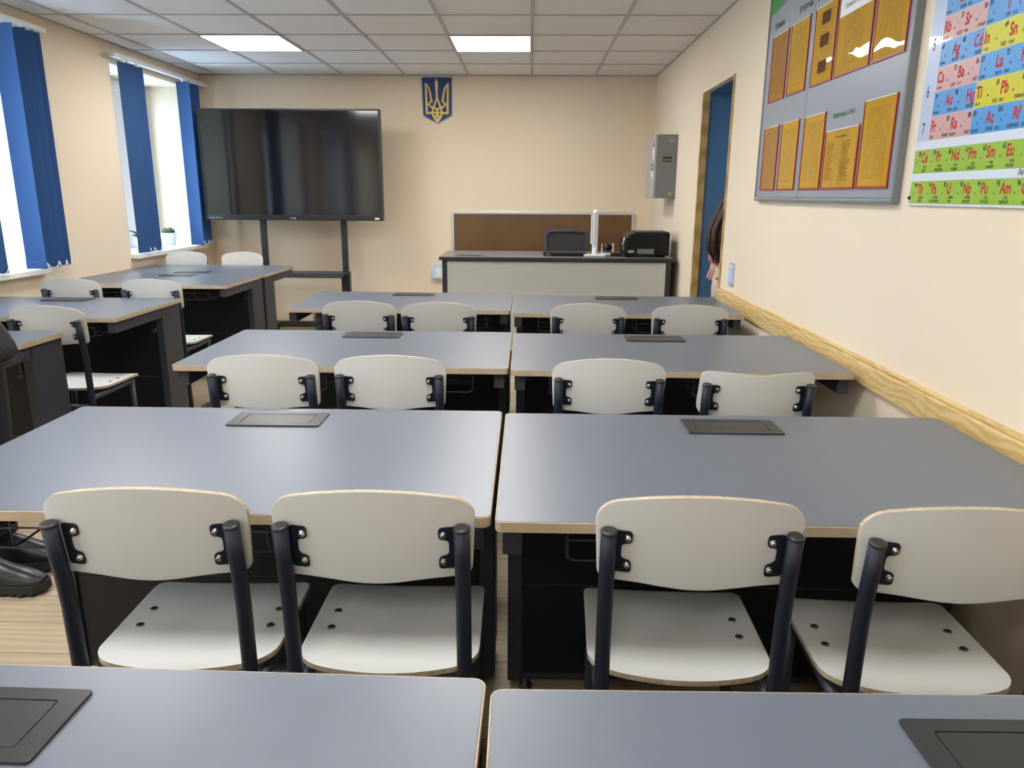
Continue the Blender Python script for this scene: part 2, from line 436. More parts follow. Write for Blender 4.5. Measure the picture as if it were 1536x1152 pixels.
# door frame: pine posts
w = MB()
w.box(XR-.004, XR+.046, D1-.022, D1+.002, 0, DH+.002)
w.box(XR-.010, XR+.046, D0-.002, D0+.016, 0, DH+.002)
structure(w.build('door_1', M['doorwood'], bevel=.002))
structure(MB().box(XL, XR, YB-.012, YB+.002, 0, .062).build('baseboard_back', M['black_base'], bevel=.003))
structure(MB().box(XL-.002, XL+.012, YF, YB, 0, .062).build('baseboard_left', M['black_base'], bevel=.003))
w = MB(); w.box(XR-.012, XR+.002, YF, D0-.02, 0, .062); w.box(XR-.012, XR+.002, D1+.02, YB, 0, .062)
structure(w.build('baseboard_right', M['black_base'], bevel=.003))
# pine bumper rail, three boards butted together, a slim strip on top
for nm, a, b_ in (('trim_2', YF, 1.05), ('trim_3', 1.052, 2.60), ('trim_4', 2.602, D0-.012)):
    w = MB(); w.box(XR-.022, XR+.002, -(b_-a)/2, (b_-a)/2, .703, .780)
    w.box(XR-.012, XR+.002, -(b_-a)/2, (b_-a)/2, .780, .793)
    o = w.build(nm, M['rail'], bevel=.004); o.location = (0, (a+b_)/2, 0); structure(o)

# windows
for k, (a, b_) in enumerate(WINS):
    wf = MB(); xi, xo = XL-WT+.07, XL-WT-.02
    mid = (a+b_)/2 + .05
    for p, q in ((a, a+.11), (b_-.11, b_), (mid-.15, mid+.15)): wf.box(xo, xi, p, q, ZS+.13, ZH-.11)
    for p, q in ((ZS, ZS+.13), (ZH-.11, ZH)): wf.box(xo, xi, a, b_, p, q)
    for p, q in ((a+.11, mid-.15), (mid+.15, b_-.11)):      # glazing beads
        wf.box(xi-.03, xi-.012, p, p+.012, ZS+.13, ZH-.11); wf.box(xi-.03, xi-.012, q-.012, q, ZS+.13, ZH-.11)
    fr = wf.build('window_%d' % (k+1), M['white_pvc'], bevel=.004); structure(fr)
    for p, q in ((a+.10, mid-.14), (mid+.14, b_-.10)):
        MB().box(xi-.055, xi-.049, p, q, ZS+.12, ZH-.10).build('pane', M['glass'], fr)
    if k >= 2 or k == 1:
        sl = MB().box(XL-WT+.05, XL+.065, a-.02, b_+.006, ZS, ZS+.036)
        structure(sl.build('trim_%d' % (5+k), M['sill'], bevel=.006))

# outside, seen through the panes
structure(MB().box(-60, XL-WT-.6, -30, 60, -3.3, -3.2).build('ground_outside', M['snow']))
bd = MB().box(-24, -16, 12, 44, -3.2, 5.2)
far = empty('neighbour_building', (0, 0, 0)); tag(far, 'pale brick building across the yard outside the far window', 'building')
bd.build('brick_wall', M['brick'], far)
MB().box(-24.2, -15.7, 11.8, 44.2, 5.2, 5.6).build('roof', M['snow'], far)
tr = empty('bare_tree', (-9.0, 17.0, -3.2)); tag(tr, 'leafless grey tree standing outside the far window', 'tree')
tm = MB()
def branch(p, d, L, r, dep):
    q = p + d*L; tm.tube([p, (p+q)/2 + Vector((random.uniform(-.05,.05)*L, random.uniform(-.05,.05)*L, 0)), q], [r, r*.85, r*.65], 6)
    if dep == 0: return
    for _ in range(3):
        nd = (d + Vector((random.uniform(-.8,.8), random.uniform(-.8,.8), random.uniform(-.1,.6)))).normalized()
        branch(q, nd, L*.72, r*.62, dep-1)
branch(Vector((0,0,0)), Vector((0,0,1)), 2.4, .16, 5)
tm.build('trunk', M['bark'], tr)

# ------------------------------------------------------------------ ceiling light panels
M['led'] = emit('led_diffuser', (1.0, 0.975, 0.945), 24.5)
def panel(cx, cy, label):
    t = empty('ceiling_light', (cx, cy, ZC)); tag(t, label, 'ceiling light', 'square ceiling light panels')
    f = MB(); a, b_ = .297, .283
    f.ring(rrect(-a, a, -a, a, .002, 1), rrect(-b_, b_, -b_, b_, .002, 1), -.010, .0)
    f.build('frame', M['tbar'], t)
    MB().box(-.284, .284, -.284, .284, -.007, -.003).build('diffuser', M['led'], t)
for j, yy in enumerate((OY+.6*1.5, OY+.6*1.5-2.4, OY+.6*1.5-4.8, OY+.6*1.5-7.2)):  # last row is out of view, added to light the chair backs
    for i_, xx in enumerate((OX-.6*3.5, OX-.6*.5)):
        nm = ['lit square ceiling panel near the big screen, left of the pair', 'lit square ceiling panel before the emblem, right of the pair'][i_] if j == 0 else \
             'lit square ceiling panel %s, %s' % (['', 'over the second desk row', 'over the nearest desks', 'added unseen behind the nearest desks'][j], ['window side', 'middle of the room'][i_])
        panel(xx, yy, nm)

# ------------------------------------------------------------------ desk
DW, DD, DT = 1.2, 0.716, 0.75
def make_desk():
    t = empty('lab_desk')
    e = .0028; h = .022
    outer = rrect(-DW/2, DW/2, -DD/2, DD/2, .016); inner = rrect(-DW/2+e, DW/2-e, -DD/2+e, DD/2-e, .0135)
    tp = MB().prism(inner, DT-h, DT).build('tabletop', M['top'], t)
    MB().ring(outer, inner, DT-h, DT-.0006).build('edge_band', M['edge'], tp, bevel=.0012)
    # pedestal cabinet along the back
    pb, pf = DD/2-.012, DD/2-.215
    xw = DW/2-.014
    p = MB().box(-xw, xw, pf+.004, pb, .05, DT-h)
    ped = p.build('pedestal', M['ped'], t, bevel=.002)
    for za, zb2 in ((.34, DT-h-.03), (.07, .333)):
        MB().box(-xw+.042, xw-.042, pf-.001, pf+.006, za, zb2).build('front_panel', M['ped_front_shaded'], ped, bevel=.0015)
    for sx in (-1, 1):
        b = MB().box(sx*xw-(.038 if sx > 0 else 0), sx*xw+(.038 if sx < 0 else 0), pf-.008, pf+.006, .05, DT-h)
        b.build('stile', M['ped'], ped, bevel=.002)
    for sx in (-1, 1):
        q = MB(); q.box(sx*(xw-.006)-.004, sx*(xw-.006)+.0065, pf+.03, pb-.03, .10, DT-h-.045)
        q.build('side_panel', M['ped'], ped, bevel=.003)
        for yy in (pf+.03, pb-.04):
            MB().lathe([(.018, 0), (.018, .012), (.010, .016), (.010, .052)], 12, (sx*(xw-.05), yy, 0)).build('levelling_foot', M['black_steel'], ped)
    for sx in (-1, 1):
        a = MB(); x0 = sx*(xw-.019)
        a.box(x0-.019, x0+.019, -DD/2+.022, pf+.002, DT-h-.056, DT-h)
        a.build('side_arm', M['ped'], t, bevel=.002)
        k = MB(); k.lathe([(.009, 0), (.014, .004), (.014, .020), (.009, .024)], 10, (sx*(xw-.05), pf-.022, .60), 'y')
        k.box(sx*(xw-.05)-.006, sx*(xw-.05)+.006, pf-.012, pf, .592, .664)
        k.build('bag_hook', M['black_steel'], t)
    for bx0, bx1 in ((-.46, -.06), (.05, .47)):
        bk = MB(); y0, y1 = -DD/2+.045, pf-.06; zt, zb = DT-h-.004, DT-h-.078
        r = .0024
        for xx in [bx0 + (bx1-bx0)*k/4 for k in range(5)]:
            bk.tube([(xx, y0, zt), (xx, y0, zb+.012), (xx, y0+.004, zb+.003), (xx, y0+.012, zb), (xx, y1-.012, zb), (xx, y1, zb+.012), (xx, y1, zt)], r, 6)
        for yy in [y0 + (y1-y0)*k/3 for k in range(4)]:
            bk.tube([(bx0, yy, zt), (bx0, yy, zb+.012), (bx0+.004, yy, zb+.003), (bx0+.012, yy, zb), (bx1-.012, yy, zb), (bx1, yy, zb+.012), (bx1, yy, zt)], r, 6)
        bk.tube([(bx0, y0, (zt+zb)/2+.006), (bx1, y0, (zt+zb)/2+.006)], r, 6)
        bk.build('wire_basket', M['wire'], t)
    # flip-up socket box let into the top
    pw = empty('socket_box'); pw.parent = t; pw.location = (0, .247, DT)
    fx, fy, lx, ly = .1235, .0605, .092, .038
    oc = rrect(-fx, fx, -fy, fy, .006, 4); ic = rrect(-lx-.0012, lx+.0012, -ly-.0012, ly+.0012, .004, 4)
    fr = MB().ring(oc, ic, .0002, .0042).build('box_frame', M['box_frame'], pw, bevel=.0012)
    MB().prism(ic, .0003, .0012).build('box_groove', M['box_groove'], pw)
    MB().prism(rrect(-lx, lx, -ly, ly, .0035, 4), .001, .0037).build('box_lid', M['box_frame'], pw, bevel=.0006)
    return t
desk0 = make_desk()
G_DESK = 'grey lab desks in rows'
desk_defs = [
 ((-.653, .466, 0), -.8, 'grey lab desk closest on the left, socket box cut off by the frame'),
 ((.563, .446, 0), .8, 'grey lab desk closest on the right, black socket box at its corner'),
 ((-.670, 1.650, 0), .3, 'big grey lab desk with the two nearest left chairs tucked in'),
 ((.539, 1.637, 0), .25, 'big grey lab desk under the notice board with the two nearest right chairs tucked in'),
 ((-.672, 2.893, 0), .25, 'pale-reflecting grey lab desk two rows before the teacher desk, left of the centre gap'),
 ((.536, 2.876, 0), .25, 'grey lab desk behind the flat-topped chair, its end touching the wooden rail'),
 ((-.700, 4.243, 0), 0, 'grey lab desk nearest the screen stand, left of the centre gap'),
 ((.512, 4.157, 0), -.5, 'grey lab desk right in front of the teacher desk, beside the doorway'),
 ((-2.635, 2.800, 0), 0, 'grey lab desk by the windows partly hidden by the person in black'),
 ((-2.612, 3.872, 0), 0, 'grey lab desk by the windows in front of the chair with its whole side visible'),
 ((-2.600, 5.200, 0), 0, 'grey lab desk under the window pier, back to back with another desk'),
 ((-2.590, 5.921, 0), 180, 'grey lab desk under the far window facing the screen'),
]
for k, (loc, rz, lab) in enumerate(desk_defs):
    d = desk0 if k == 0 else copy_tree(desk0)
    d.location = loc; d.rotation_euler = (0, 0, math.radians(rz)); tag(d, lab, 'desk', G_DESK)
    if k == 3:
        bs = [c for c in d.children if c.name.startswith('wire_basket')]
        bs[-1].location.x += .14

# ------------------------------------------------------------------ school chair (origin: floor under the two post tops, facing +Y)
def board_grid(W, zb, zt, rb, rt, bend, nu=22, nv=14, th=.009):
    """curved plywood board in XZ with rounded corners; returns MB with faces(0) and rim(1)"""
    vs = [0, .01, .03, .06, .1, .16] ; vs = vs + [.28, .42, .58, .72] + [1-a for a in reversed(vs)]
    us = [math.sin(PI/2*(-1 + 2*k/nu)) for k in range(nu+1)]
    F, B = [], []
    for v in vs:
        rowF, rowB = [], []
        Hn = zt(0)-zb(0)
        dist = min(v, 1-v)*Hn; r = rb if v < .5 else rt
        inset = 0 if dist >= r else r - math.sqrt(max(0, r*r-(r-dist)**2))
        for u in us:
            x = u*(W(v)-inset); z = zb(x) + (zt(x)-zb(x))*v
            y = bend(x, z); rowF.append((x, y+th/2, z)); rowB.append((x, y-th/2, z))
        F.append(rowF); B.append(rowB)
    mb = MB(); n = len(us); m = len(vs)
    vv = [p for r_ in F for p in r_] + [p for r_ in B for p in r_]
    fs = []
    for i in range(m-1):
        for k in range(n-1):
            a = i*n+k; fs.append((a, a+1, a+n+1, a+n)); o = m*n; fs.append((o+a+n, o+a+n+1, o+a+1, o+a))
    mb.add(vv, fs, 0, True)
    loop = [k for k in range(n)] + [i*n+n-1 for i in range(1, m)] + [(m-1)*n+k for k in range(n-2, -1, -1)] + [i*n for i in range(m-2, 0, -1)]
    o = m*n
    mb.add(vv, [(loop[k], loop[(k+1) % len(loop)], loop[(k+1) % len(loop)]+o, loop[k]+o) for k in range(len(loop))], 1, False)
    return mb

SH = .459
def seat_board(th=.011):
    """seat board in XY, slightly narrower at the front, bowed rear edge, waterfall front"""
    y0, y1 = .084, .392
    us = [math.sin(PI/2*(-1 + 2*k/20)) for k in range(21)]
    vs = [0, .012, .035, .07, .12, .2, .35, .5, .65, .78, .88, .93, .965, .988, 1]
    T, Bm = [], []
    r = .035
    for v in vs:
        r = .05 if v < .5 else .022; dist = min(v, 1-v)*(y1-y0); inset = 0 if dist >= r else r - math.sqrt(max(0, r*r-(r-dist)**2))
        for u in us:
            W = .179 - .003*v
            x = u*(W-inset); rear = y0 - .036*(1-(x/.179)**2); y = rear + (y1-rear)*v
            z = SH + .004*(x/.18)**2 - .005*max(0, (v-.8)/.2)**2 + .006*max(0, (.25-v)/.25)**2
            T.append((x, y, z)); Bm.append((x, y, z-th))
    mb = MB(); n = 21; m = len(vs); vv = T+Bm; fs = []; o = m*n
    for i in range(m-1):
        for k in range(n-1):
            a = i*n+k; fs.append((a, a+1, a+n+1, a+n)); fs.append((o+a+n, o+a+n+1, o+a+1, o+a))
    mb.add(vv, fs, 0, True)
    loop = [k for k in range(n)] + [i*n+n-1 for i in range(1, m)] + [(m-1)*n+k for k in range(n-2, -1, -1)] + [i*n for i in range(m-2, 0, -1)]
    mb.add(vv, [(loop[k], loop[(k+1) % len(loop)], loop[(k+1) % len(loop)]+o, loop[k]+o) for k in range(len(loop))], 1, False)
    return mb

def make_chair(flat=False):
    t = empty('school_chair')
    seat = seat_board().build('seat', [M['shell'], M['ply']], t)
    for sx in (-1, 1):
        for yy in (.205, .268):
            rv = MB().lathe([(.0085, SH-.002), (.0085, SH+.0022), (.006, SH+.0028)], 14, (sx*.137, yy, .0018))
            rv.lathe([(.0055, SH), (.0055, SH+.0032)], 12, (sx*.137, yy, .0018), mi=1)
            rv.build('rivet', [M['rivet'], M['rivet_hole']], seat)
    if not flat:
        zt = lambda x: .857 - .028*(abs(x)/.18)**2.0
        zb = lambda x: .680 - .0095*(0.5+0.5*math.cos(PI*min(1, abs(x)/.125)))
    else:       # the one that is fitted upside down
        zb = lambda x: .655 + .028*(abs(x)/.18)**2.0
        zt = lambda x: .826 - .0095*(0.5+0.5*math.cos(PI*min(1, abs(x)/.125)))
    lean = lambda z: (.785-z)*.14
    bend = lambda x, z: .005 + lean(z) + .025*((x/.18)**2)
    if not flat: Wf = lambda v: .172 + .008*v
    else: Wf = lambda v: .180 - .008*v
    bk = board_grid(Wf, zb, zt, *((.020, .040) if not flat else (.040, .022)), bend)
    bk.build('backrest', [M['shell'], M['ply']], t)
    R_ = .0140
    for sx in (-1, 1):
        px = sx*.157
        post = MB(); pts = [(px, .040, .03), (px, .030, .30), (px, .024, .55), (px, .022, .62), (px, .017, .67), (px, .011, .71), (px, .0, .785)]
        post.tube(pts, R_, 18)
        po = post.build('back_post', M['navy'], t)
        cp = MB()
        ax = Vector((0, -.011, .075)).normalized(); c0 = Vector(pts[-1])
        cp.tube([c0 - ax*.001, c0 + ax*.0035, c0 + ax*.005], [R_+.0006, R_+.0006, R_-.004], 18)
        cp.build('end_cap', M['capb'], po)
        # bracket: C-shaped plate behind the board, welded to the inner side of the post
        br = MB()
        def at_(x, z, d): return (x, bend(x, z)-.0046-d, z)
        xin = px - sx*(R_-.004)
        def fil(pts, rr, n=4):      # round the corners of an outline
            o = []
            for i, p in enumerate(pts):
                a_, c_ = pts[i-1], pts[(i+1) % len(pts)]; P_, A_, C_ = Vector(p), Vector(a_), Vector(c_)
                k1 = min(rr, (A_-P_).length*.48); k2 = min(rr, (C_-P_).length*.48); u, w_ = P_+(A_-P_).normalized()*k1, P_+(C_-P_).normalized()*k2
                for q in range(n+1):
                    t_ = q/n; o.append(tuple(u*(1-t_)**2 + P_*2*t_*(1-t_) + w_*t_*t_))
            return o
        xo, xm, xt = xin, px - sx*.024, px - sx*.042
        cpts = fil([(xo, .700), (xt, .700), (xt, .724), (xm, .728), (xm, .757), (xt, .760), (xt, .783), (xo, .783)], .0075)
        br.prism(cpts, 0, .0035, tf=lambda a_, b_, c_: at_(a_, b_, c_))
        bo = br.build('bracket', M['navy'], t)
        for z in (.769, .715):
            bx = px - sx*.034; y = bend(bx, z)-.0046-.0035
            b2 = MB(); b2.lathe([(.0062, .0), (.0062, -.0015), (.0045, -.002), (.0045, -.0055), (.003, -.0075)], 10, (bx, y, z), 'y')
            b2.build('bolt', M['bolt'], bo)
        # side frame: seat rail, front leg, floor skid
        MB().tube([(px, .026, .425), (px, .20, .428), (px, .355, .432)], .012, 10).build('seat_rail', M['navy2'], t)
        MB().tube([(px, .345, .430), (px, .350, .03)], .0125, 12).build('leg', M['navy2'], t)
        sk = MB().tube([(px, -.02, .016), (px, .02, .020), (px, .22, .028), (px, .38, .020), (px, .41, .016)], [.012, .0145, .0145, .0145, .012], 10)
        so = sk.build('floor_skid', M['navy2'], t)
        for yy in (.0, .39): MB().box(px-.013, px+.013, yy-.014, yy+.014, 0, .022).build('foot_pad', M['capb'], so, bevel=.004)
    MB().tube([(-.157, .027, .385), (.157, .027, .385)], .011, 10).build('cross_bar', M['navy2'], t)
    MB().tube([(-.157, .31, .428), (.157, .31, .428)], .011, 10).build('cross_bar', M['navy2'], t)
    for sx in (-1, 1):
        MB().box(sx*.137-.022, sx*.137+.022, .19, .285, SH-.030, SH-.0105).build('seat_mount', M['navy2'], t, bevel=.002)
    return t
chair0 = make_chair(); chairF = make_chair(True)
G_CH = 'white plywood school chairs'
chair_defs = [
 ((-.667, 1.163), 1.6, 'white school chair at front left, nearest the black boot'),
 ((-.268, 1.166), .5, 'white school chair at front left, beside the narrow gap between the desks'),
 ((.298, 1.162), -1.8, 'white school chair at front right, its whole back and seat in view'),
 ((.740, 1.134), -1.8, 'white school chair at front right, back cut off by the frame, beside the wall'),
 ((-.840, 2.238), .2, 'white school chair directly beyond a socket box, window side of its pair'),
 ((-.438, 2.252), .9, 'white school chair behind the pale desk, its right post close to the centre gap'),
 ((.252, 2.236), -.4, 'white school chair with arched back beside the flat-topped chair'),
 ((.702, 2.196), -.2, 'white school chair whose back has a flat dipped top, near the wall'),
 ((-.806, 3.445), -.8, 'white school chair at the farthest middle desk, nearest the screen stand'),
 ((-.425, 3.425), 1.0, 'white school chair at the farthest middle desk, beside the centre gap'),
 ((.277, 3.440), -.2, 'white school chair in front of the teacher desk, left of the pair'),
 ((.752, 3.428), -1.5, 'white school chair in front of the teacher desk, nearest the doorway'),
 ((-2.155, 3.205), -3.0, 'white school chair with side, seat and leg visible beside the person in black'),
 ((-2.690, 4.268), -2.0, 'white school chair behind the socket box by the windows, nearest the near sill'),
 ((-2.210, 4.262), -1.0, 'white school chair by the windows, aisle side, seat edge showing past a desk'),
 ((-2.93, 6.35), 180, 'white school chair beyond the far window desk, under the sill with the cactus'),
 ((-2.45, 6.35), 180, 'white school chair beyond the far window desk, in front of the screen stand post'),
]
for k, ((x, y), rz, lab) in enumerate(chair_defs):
    if 'flat dipped' in lab: c = chairF
    else: c = chair0 if k == 0 else copy_tree(chair0)
    c.location = (x, y, 0); c.rotation_euler = (0, 0, math.radians(rz)); tag(c, lab, 'chair', G_CH)
# ------------------------------------------------------------------ big screen on its stand
tv = empty('interactive_screen', (-2.207, 7.05, 0)); tag(tv, 'large black flat screen, switched off, on a black rolling floor stand', 'screen')
w2, zb_, zt_ = .834, 1.098, 2.085
b = MB().box(-w2, w2, .004, .075, zb_, zt_); b.box(-.5, .5, .07, .10, 1.25, 1.95)
b.build('housing', M['bezel'], tv, bevel=.006)
f = MB().ring([(-w2, zb_), (w2, zb_), (w2, zt_), (-w2, zt_)], [(-w2+.016, zb_+.048), (w2-.016, zb_+.048), (w2-.016, zt_-.016), (-w2+.016, zt_-.016)], 0, .012)
o = f.build('bezel', M['bezel'], tv, bevel=.003)
o.rotation_euler = (PI/2, 0, 0); o.location = (0, .006, 0)
MB().box(-w2+.012, w2-.012, .001, .006, zb_+.044, zt_-.012).build('display', M['screen'], tv)
st = MB(); st.box(w2-.075, w2-.035, -.0078, -.0055, zb_+.012, zb_+.028); st.build('rating_sticker', M['white_pl'], tv)
st = MB(); st.box(-.035, -.012, -.0078, -.0055, zb_+.016, zb_+.026); st.box(-.006, .016, -.0078, -.0055, zb_+.013, zb_+.028)
for k in range(6): st.box(-.80+k*.022, -.788+k*.022, -.0074, -.0055, zb_+.018, zb_+.024)
st.build('bezel_print', M['silver'], tv)
sd = tv; YO = .05
for sx, x0 in ((-1, -.335), (1, .437)):
    MB().box(x0-.027, x0+.027, .082, .125, .60, 1.60).build('upright', M['black_steel'], tv, bevel=.003)
    MB().box(x0-.04, x0+.04, .062, .135, .07, .615).build('lower_post', M['black_steel'], tv, bevel=.003)
    fo = MB().box(x0-.04, x0+.04, -.31, .35, .045, .085).build('foot_beam', M['black_steel'], tv, bevel=.004)
    for yy in (-.26, .30):
        MB().lathe([(.028, -.012), (.032, -.008), (.032, .008), (.028, .012)], 16, (x0, yy, .032), 'x').build('caster', M['black_plastic'], fo)
sh = MB(); sh.box(-.36, .46, -.12, .14, .595, .615); sh.box(-.36, .46, -.122, -.110, .575, .594)
sh.build('shelf', M['ped'], tv, bevel=.003)
MB().box(-.36, .46, .072, .11, 1.20, 1.27).build('cross_rail', M['black_steel'], tv, bevel=.003)

# ------------------------------------------------------------------ emblem
em = empty('wall_emblem', (-.909, YB, 2.215)); em.rotation_euler = (PI/2, 0, 0)
tag(em, 'blue shield with a golden trident hung high on the back wall', 'emblem')
S = .291/595
def E_(x, y): return ((x-490)*S, (582-y)*S)
pl = [E_(*p) for p in ((190,150), (205,850), (250,895), (495,1015), (740,890), (788,850), (788,150))]
cx_, cy_ = 0, 0
MB().prism(pl[::-1], 0.0, .012).build('backing_plate', M['emb_edge'], em, bevel=.002)
inn = [(x*.955, y*.965+.001) for x, y in pl]
MB().prism(inn[::-1], .011, .016).build('shield_face', M['emb_blue'], em, bevel=.001)
tri = MB()
RB = [0]
def ribbon(pts, wd, z0=.015, z1=.0215):
    RB[0] += 1; z1 = z1 + RB[0]*.0002; z0 = z0 - RB[0]*.00003
    pts = [E_(*p) for p in pts]
    wds = wd if isinstance(wd, list) else [wd]*len(pts)
    L, R_ = [], []
    for i, p in enumerate(pts):
        a = pts[max(0, i-1)]; c = pts[min(len(pts)-1, i+1)]
        dx, dy = c[0]-a[0], c[1]-a[1]; l = math.hypot(dx, dy) or 1
        nx, ny = -dy/l, dx/l; h = wds[i]*S/2
        L.append((p[0]+nx*h, p[1]+ny*h)); R_.append((p[0]-nx*h, p[1]-ny*h))
    for i in range(len(pts)-1):
        tri.prism([L[i], L[i+1], R_[i+1], R_[i]], z0, z1)
def both(pts, wd):
    ribbon(pts, wd); ribbon([(985-x, y) for x, y in pts], wd)
both([(272, 262), (279, 400), (284, 600), (288, 835)], [26, 40, 40, 40])
both([(270, 815), (330, 815), (410, 813)], 38)
both([(258, 262), (300, 300), (335, 360), (358, 440), (372, 530), (386, 600)], [20, 34, 36, 36, 36, 38])
both([(404, 596), (370, 605), (345, 630), (342, 665), (362, 698), (405, 712), (445, 705)], [30, 32, 32, 32, 32, 32, 26])
both([(285, 655), (345, 655)], 30)
ribbon([(487, 190), (486, 215), (485, 260), (487, 330), (490, 420), (492, 520), (492, 560)], [16, 40, 62, 60, 44, 40, 44])
both([(490, 520), (470, 590), (448, 650), (420, 715), (405, 770), (405, 830), (425, 890), (458, 940), (494, 985)], [24, 34, 36, 38, 38, 38, 38, 38, 26])
both([(492, 770), (465, 735), (425, 705), (395, 700)], 34)
both([(492, 760), (520, 730), (560, 712)], 28)
ribbon([(405, 800), (490, 806), (580, 800)], 30)
ribbon([(494, 730), (494, 960)], 30)
both([(494, 800), (465, 850), (455, 900)], 24)
tri.build('trident', M['gold'], em)

# ------------------------------------------------------------------ brown board leaning behind the teacher desk
bb = empty('brown_board', (.123, YB, 0)); tag(bb, 'low brown board in a silver frame on the back wall behind the teacher desk', 'board')
MB().box(-.89, .89, -.016, -.002, .40, 1.165).build('board_panel', M['brown'], bb)
f = MB().ring(rrect(-.91, .91, .385, 1.185, .022, 4), rrect(-.882, .882, .413, 1.157, .006, 4), 0, .022)
o = f.build('frame', M['alu'], bb, bevel=.003); o.rotation_euler = (PI/2, 0, 0); o.location = (0, -.0005, 0)
# pale socket housing on the wall
ws = empty('wall_socket', (-.90, YB, .575)); ws.rotation_euler = (PI/2, 0, 0); tag(ws, 'pale blue-white socket housing on the back wall at the left end of the teacher desk', 'socket')
MB().prism([(-.09, -.065), (.10, -.065), (.10, .085), (-.045, .085), (-.09, .045)], 0, .05).build('housing', M['white_blue'], ws, bevel=.008, seg=3)
MB().prism(rrect(-.05, .06, -.045, .045, .01), .049, .056).build('socket_plate', M['white_pl'], ws, bevel=.003)

# ------------------------------------------------------------------ teacher desk
TH_ = .862; TZ = TH_ + .0012
td = empty('teacher_desk', (.2165, 6.29, 0)); tag(td, 'long teacher desk with pale grey front panel and dark edges before the back wall', 'desk')
hw, hd = .940, .355
tdt = MB().prism(rrect(-hw+.002, hw-.002, -hd+.002, hd-.002, .004, 2), TH_-.026, TH_).build('desktop', M['tdesk_top'], td)
MB().ring(rrect(-hw, hw, -hd, hd, .005, 2), rrect(-hw+.002, hw-.002, -hd+.002, hd-.002, .004, 2), TH_-.026, TH_-.0008).build('edge_band', M['dark_edge'], tdt)
fp = MB().box(-hw+.062, hw-.072, -hd+.035, -hd+.053, .10, TH_-.036).build('front_panel', M['tdesk'], td, bevel=.002)
for x0, x1 in ((-hw+.022, -hw+.062), (hw-.072, hw-.032)):
    w = MB().box(x0, x1, -hd+.030, hd-.03, .012, TH_-.026)
    so = w.build('side_panel', M['dark_edge'], td, bevel=.003)
    MB().box(x0+.004, x1-.004, -hd+.06, hd-.06, 0, .013).build('glide', M['black_plastic'], so)
MB().box(-hw+.055, hw-.065, -hd+.038, -hd+.05, TH_-.038, TH_-.026).build('dark_batten', M['dark_edge'], td)  # dark strip between front panel and desktop
pw = empty('socket_box'); pw.parent = td; pw.location = (-.70, -.20, TH_)
MB().prism(rrect(-.125, .125, -.06, .06, .006), .0, .0008).build('box_frame', M['box_frame'], pw)
MB().prism(rrect(-.092, .092, -.038, .038, .004), .0006, .001).build('box_lid', M['box_groove'], pw)

# things on the teacher desk
lp = empty('laptop', (.285, 6.22, TZ)); tag(lp, 'closed black laptop on the teacher desk before the swivel chair', 'laptop')
MB().prism(rrect(-.175, .175, -.12, .12, .018), .004, .017).build('base', M['black_plastic'], lp, bevel=.004)
MB().prism(rrect(-.175, .175, -.12, .12, .018), .0175, .025).build('lid', M['black_plastic'], lp, bevel=.003)
k = MB()
for sx in (-.14, .14):
    for sy in (-.09, .09): k.lathe([(.008, 0), (.008, .005)], 10, (sx, sy, 0))
k.build('rubber_foot', M['black_plastic'], lp)
k = MB().box(-.152, -.115, -.1225, -.1195, .008, .015); k.build('port_plate', M['silver'], lp)

vc = empty('document_camera', (.525, 6.10, TZ)); tag(vc, 'white document camera with folded upright arm on the teacher desk', 'document camera')
MB().prism([(-.095, -.06), (.085, -.06), (.085, .05), (.03, .07), (-.05, .03)], 0, .018).build('base', M['white_pl'], vc, bevel=.006, seg=3)
MB().lathe([(.020, .016), (.022, .03), (.022, .055), (.016, .07)], 18, (.0, .0, 0)).build('pivot', M['white_pl'], vc)
c = MB().prism(rrect(-.022, .022, -.014, .014, .009), .055, .345)
c.lathe([(.022, .340), (.024, .348), (.018, .364), (.006, .369)], 16, (0, 0, 0))
c.build('upright_arm', M['white_pl'], vc, bevel=.003)
MB().prism(rrect(-.036, -.024, -.010, .010, .004), .10, .33).build('folded_arm', M['white_pl'], vc, bevel=.003)
MB().box(-.002, .004, -.0150, -.0138, .09, .33).build('arm_groove', M['silver'], vc)

wc = empty('webcam', (.645, 6.27, TZ)); tag(wc, 'round black-lensed webcam in a white cradle between document camera and printer', 'camera')
MB().prism([(-.060, -.045), (.060, -.045), (.05, .045), (-.05, .045)], 0, .014).build('cradle_base', M['white_pl'], wc, bevel=.005)
for sx in (-1, 1): MB().prism([(sx*.042-.008, 0), (sx*.048+.008, 0), (sx*.048+.004, .085), (sx*.044-.004, .085)], -.012, .012, tf=lambda a, b_, c_: (a, c_, b_+.008)).build('cradle_arm', M['white_pl'], wc, bevel=.003)
MB().lathe([(.001, -.040), (.018, -.037), (.032, -.026), (.040, -.008), (.040, .010), (.030, .028), (.001, .038)], 20, (0, 0, .062), 'y').build('lens_ball', M['lens'], wc)
ad = empty('power_adapter', (.712, 6.17, TZ)); tag(ad, 'small flat black box lying beside the printer', 'box')
MB().prism(rrect(-.05, .035, -.045, .045, .008), 0, .026).build('casing', M['black_plastic'], ad, bevel=.004)
MB().lathe([(.003, 0), (.003, .004)], 8, (-.03, -.046, .014), 'y').build('indicator', M['silver'], ad)

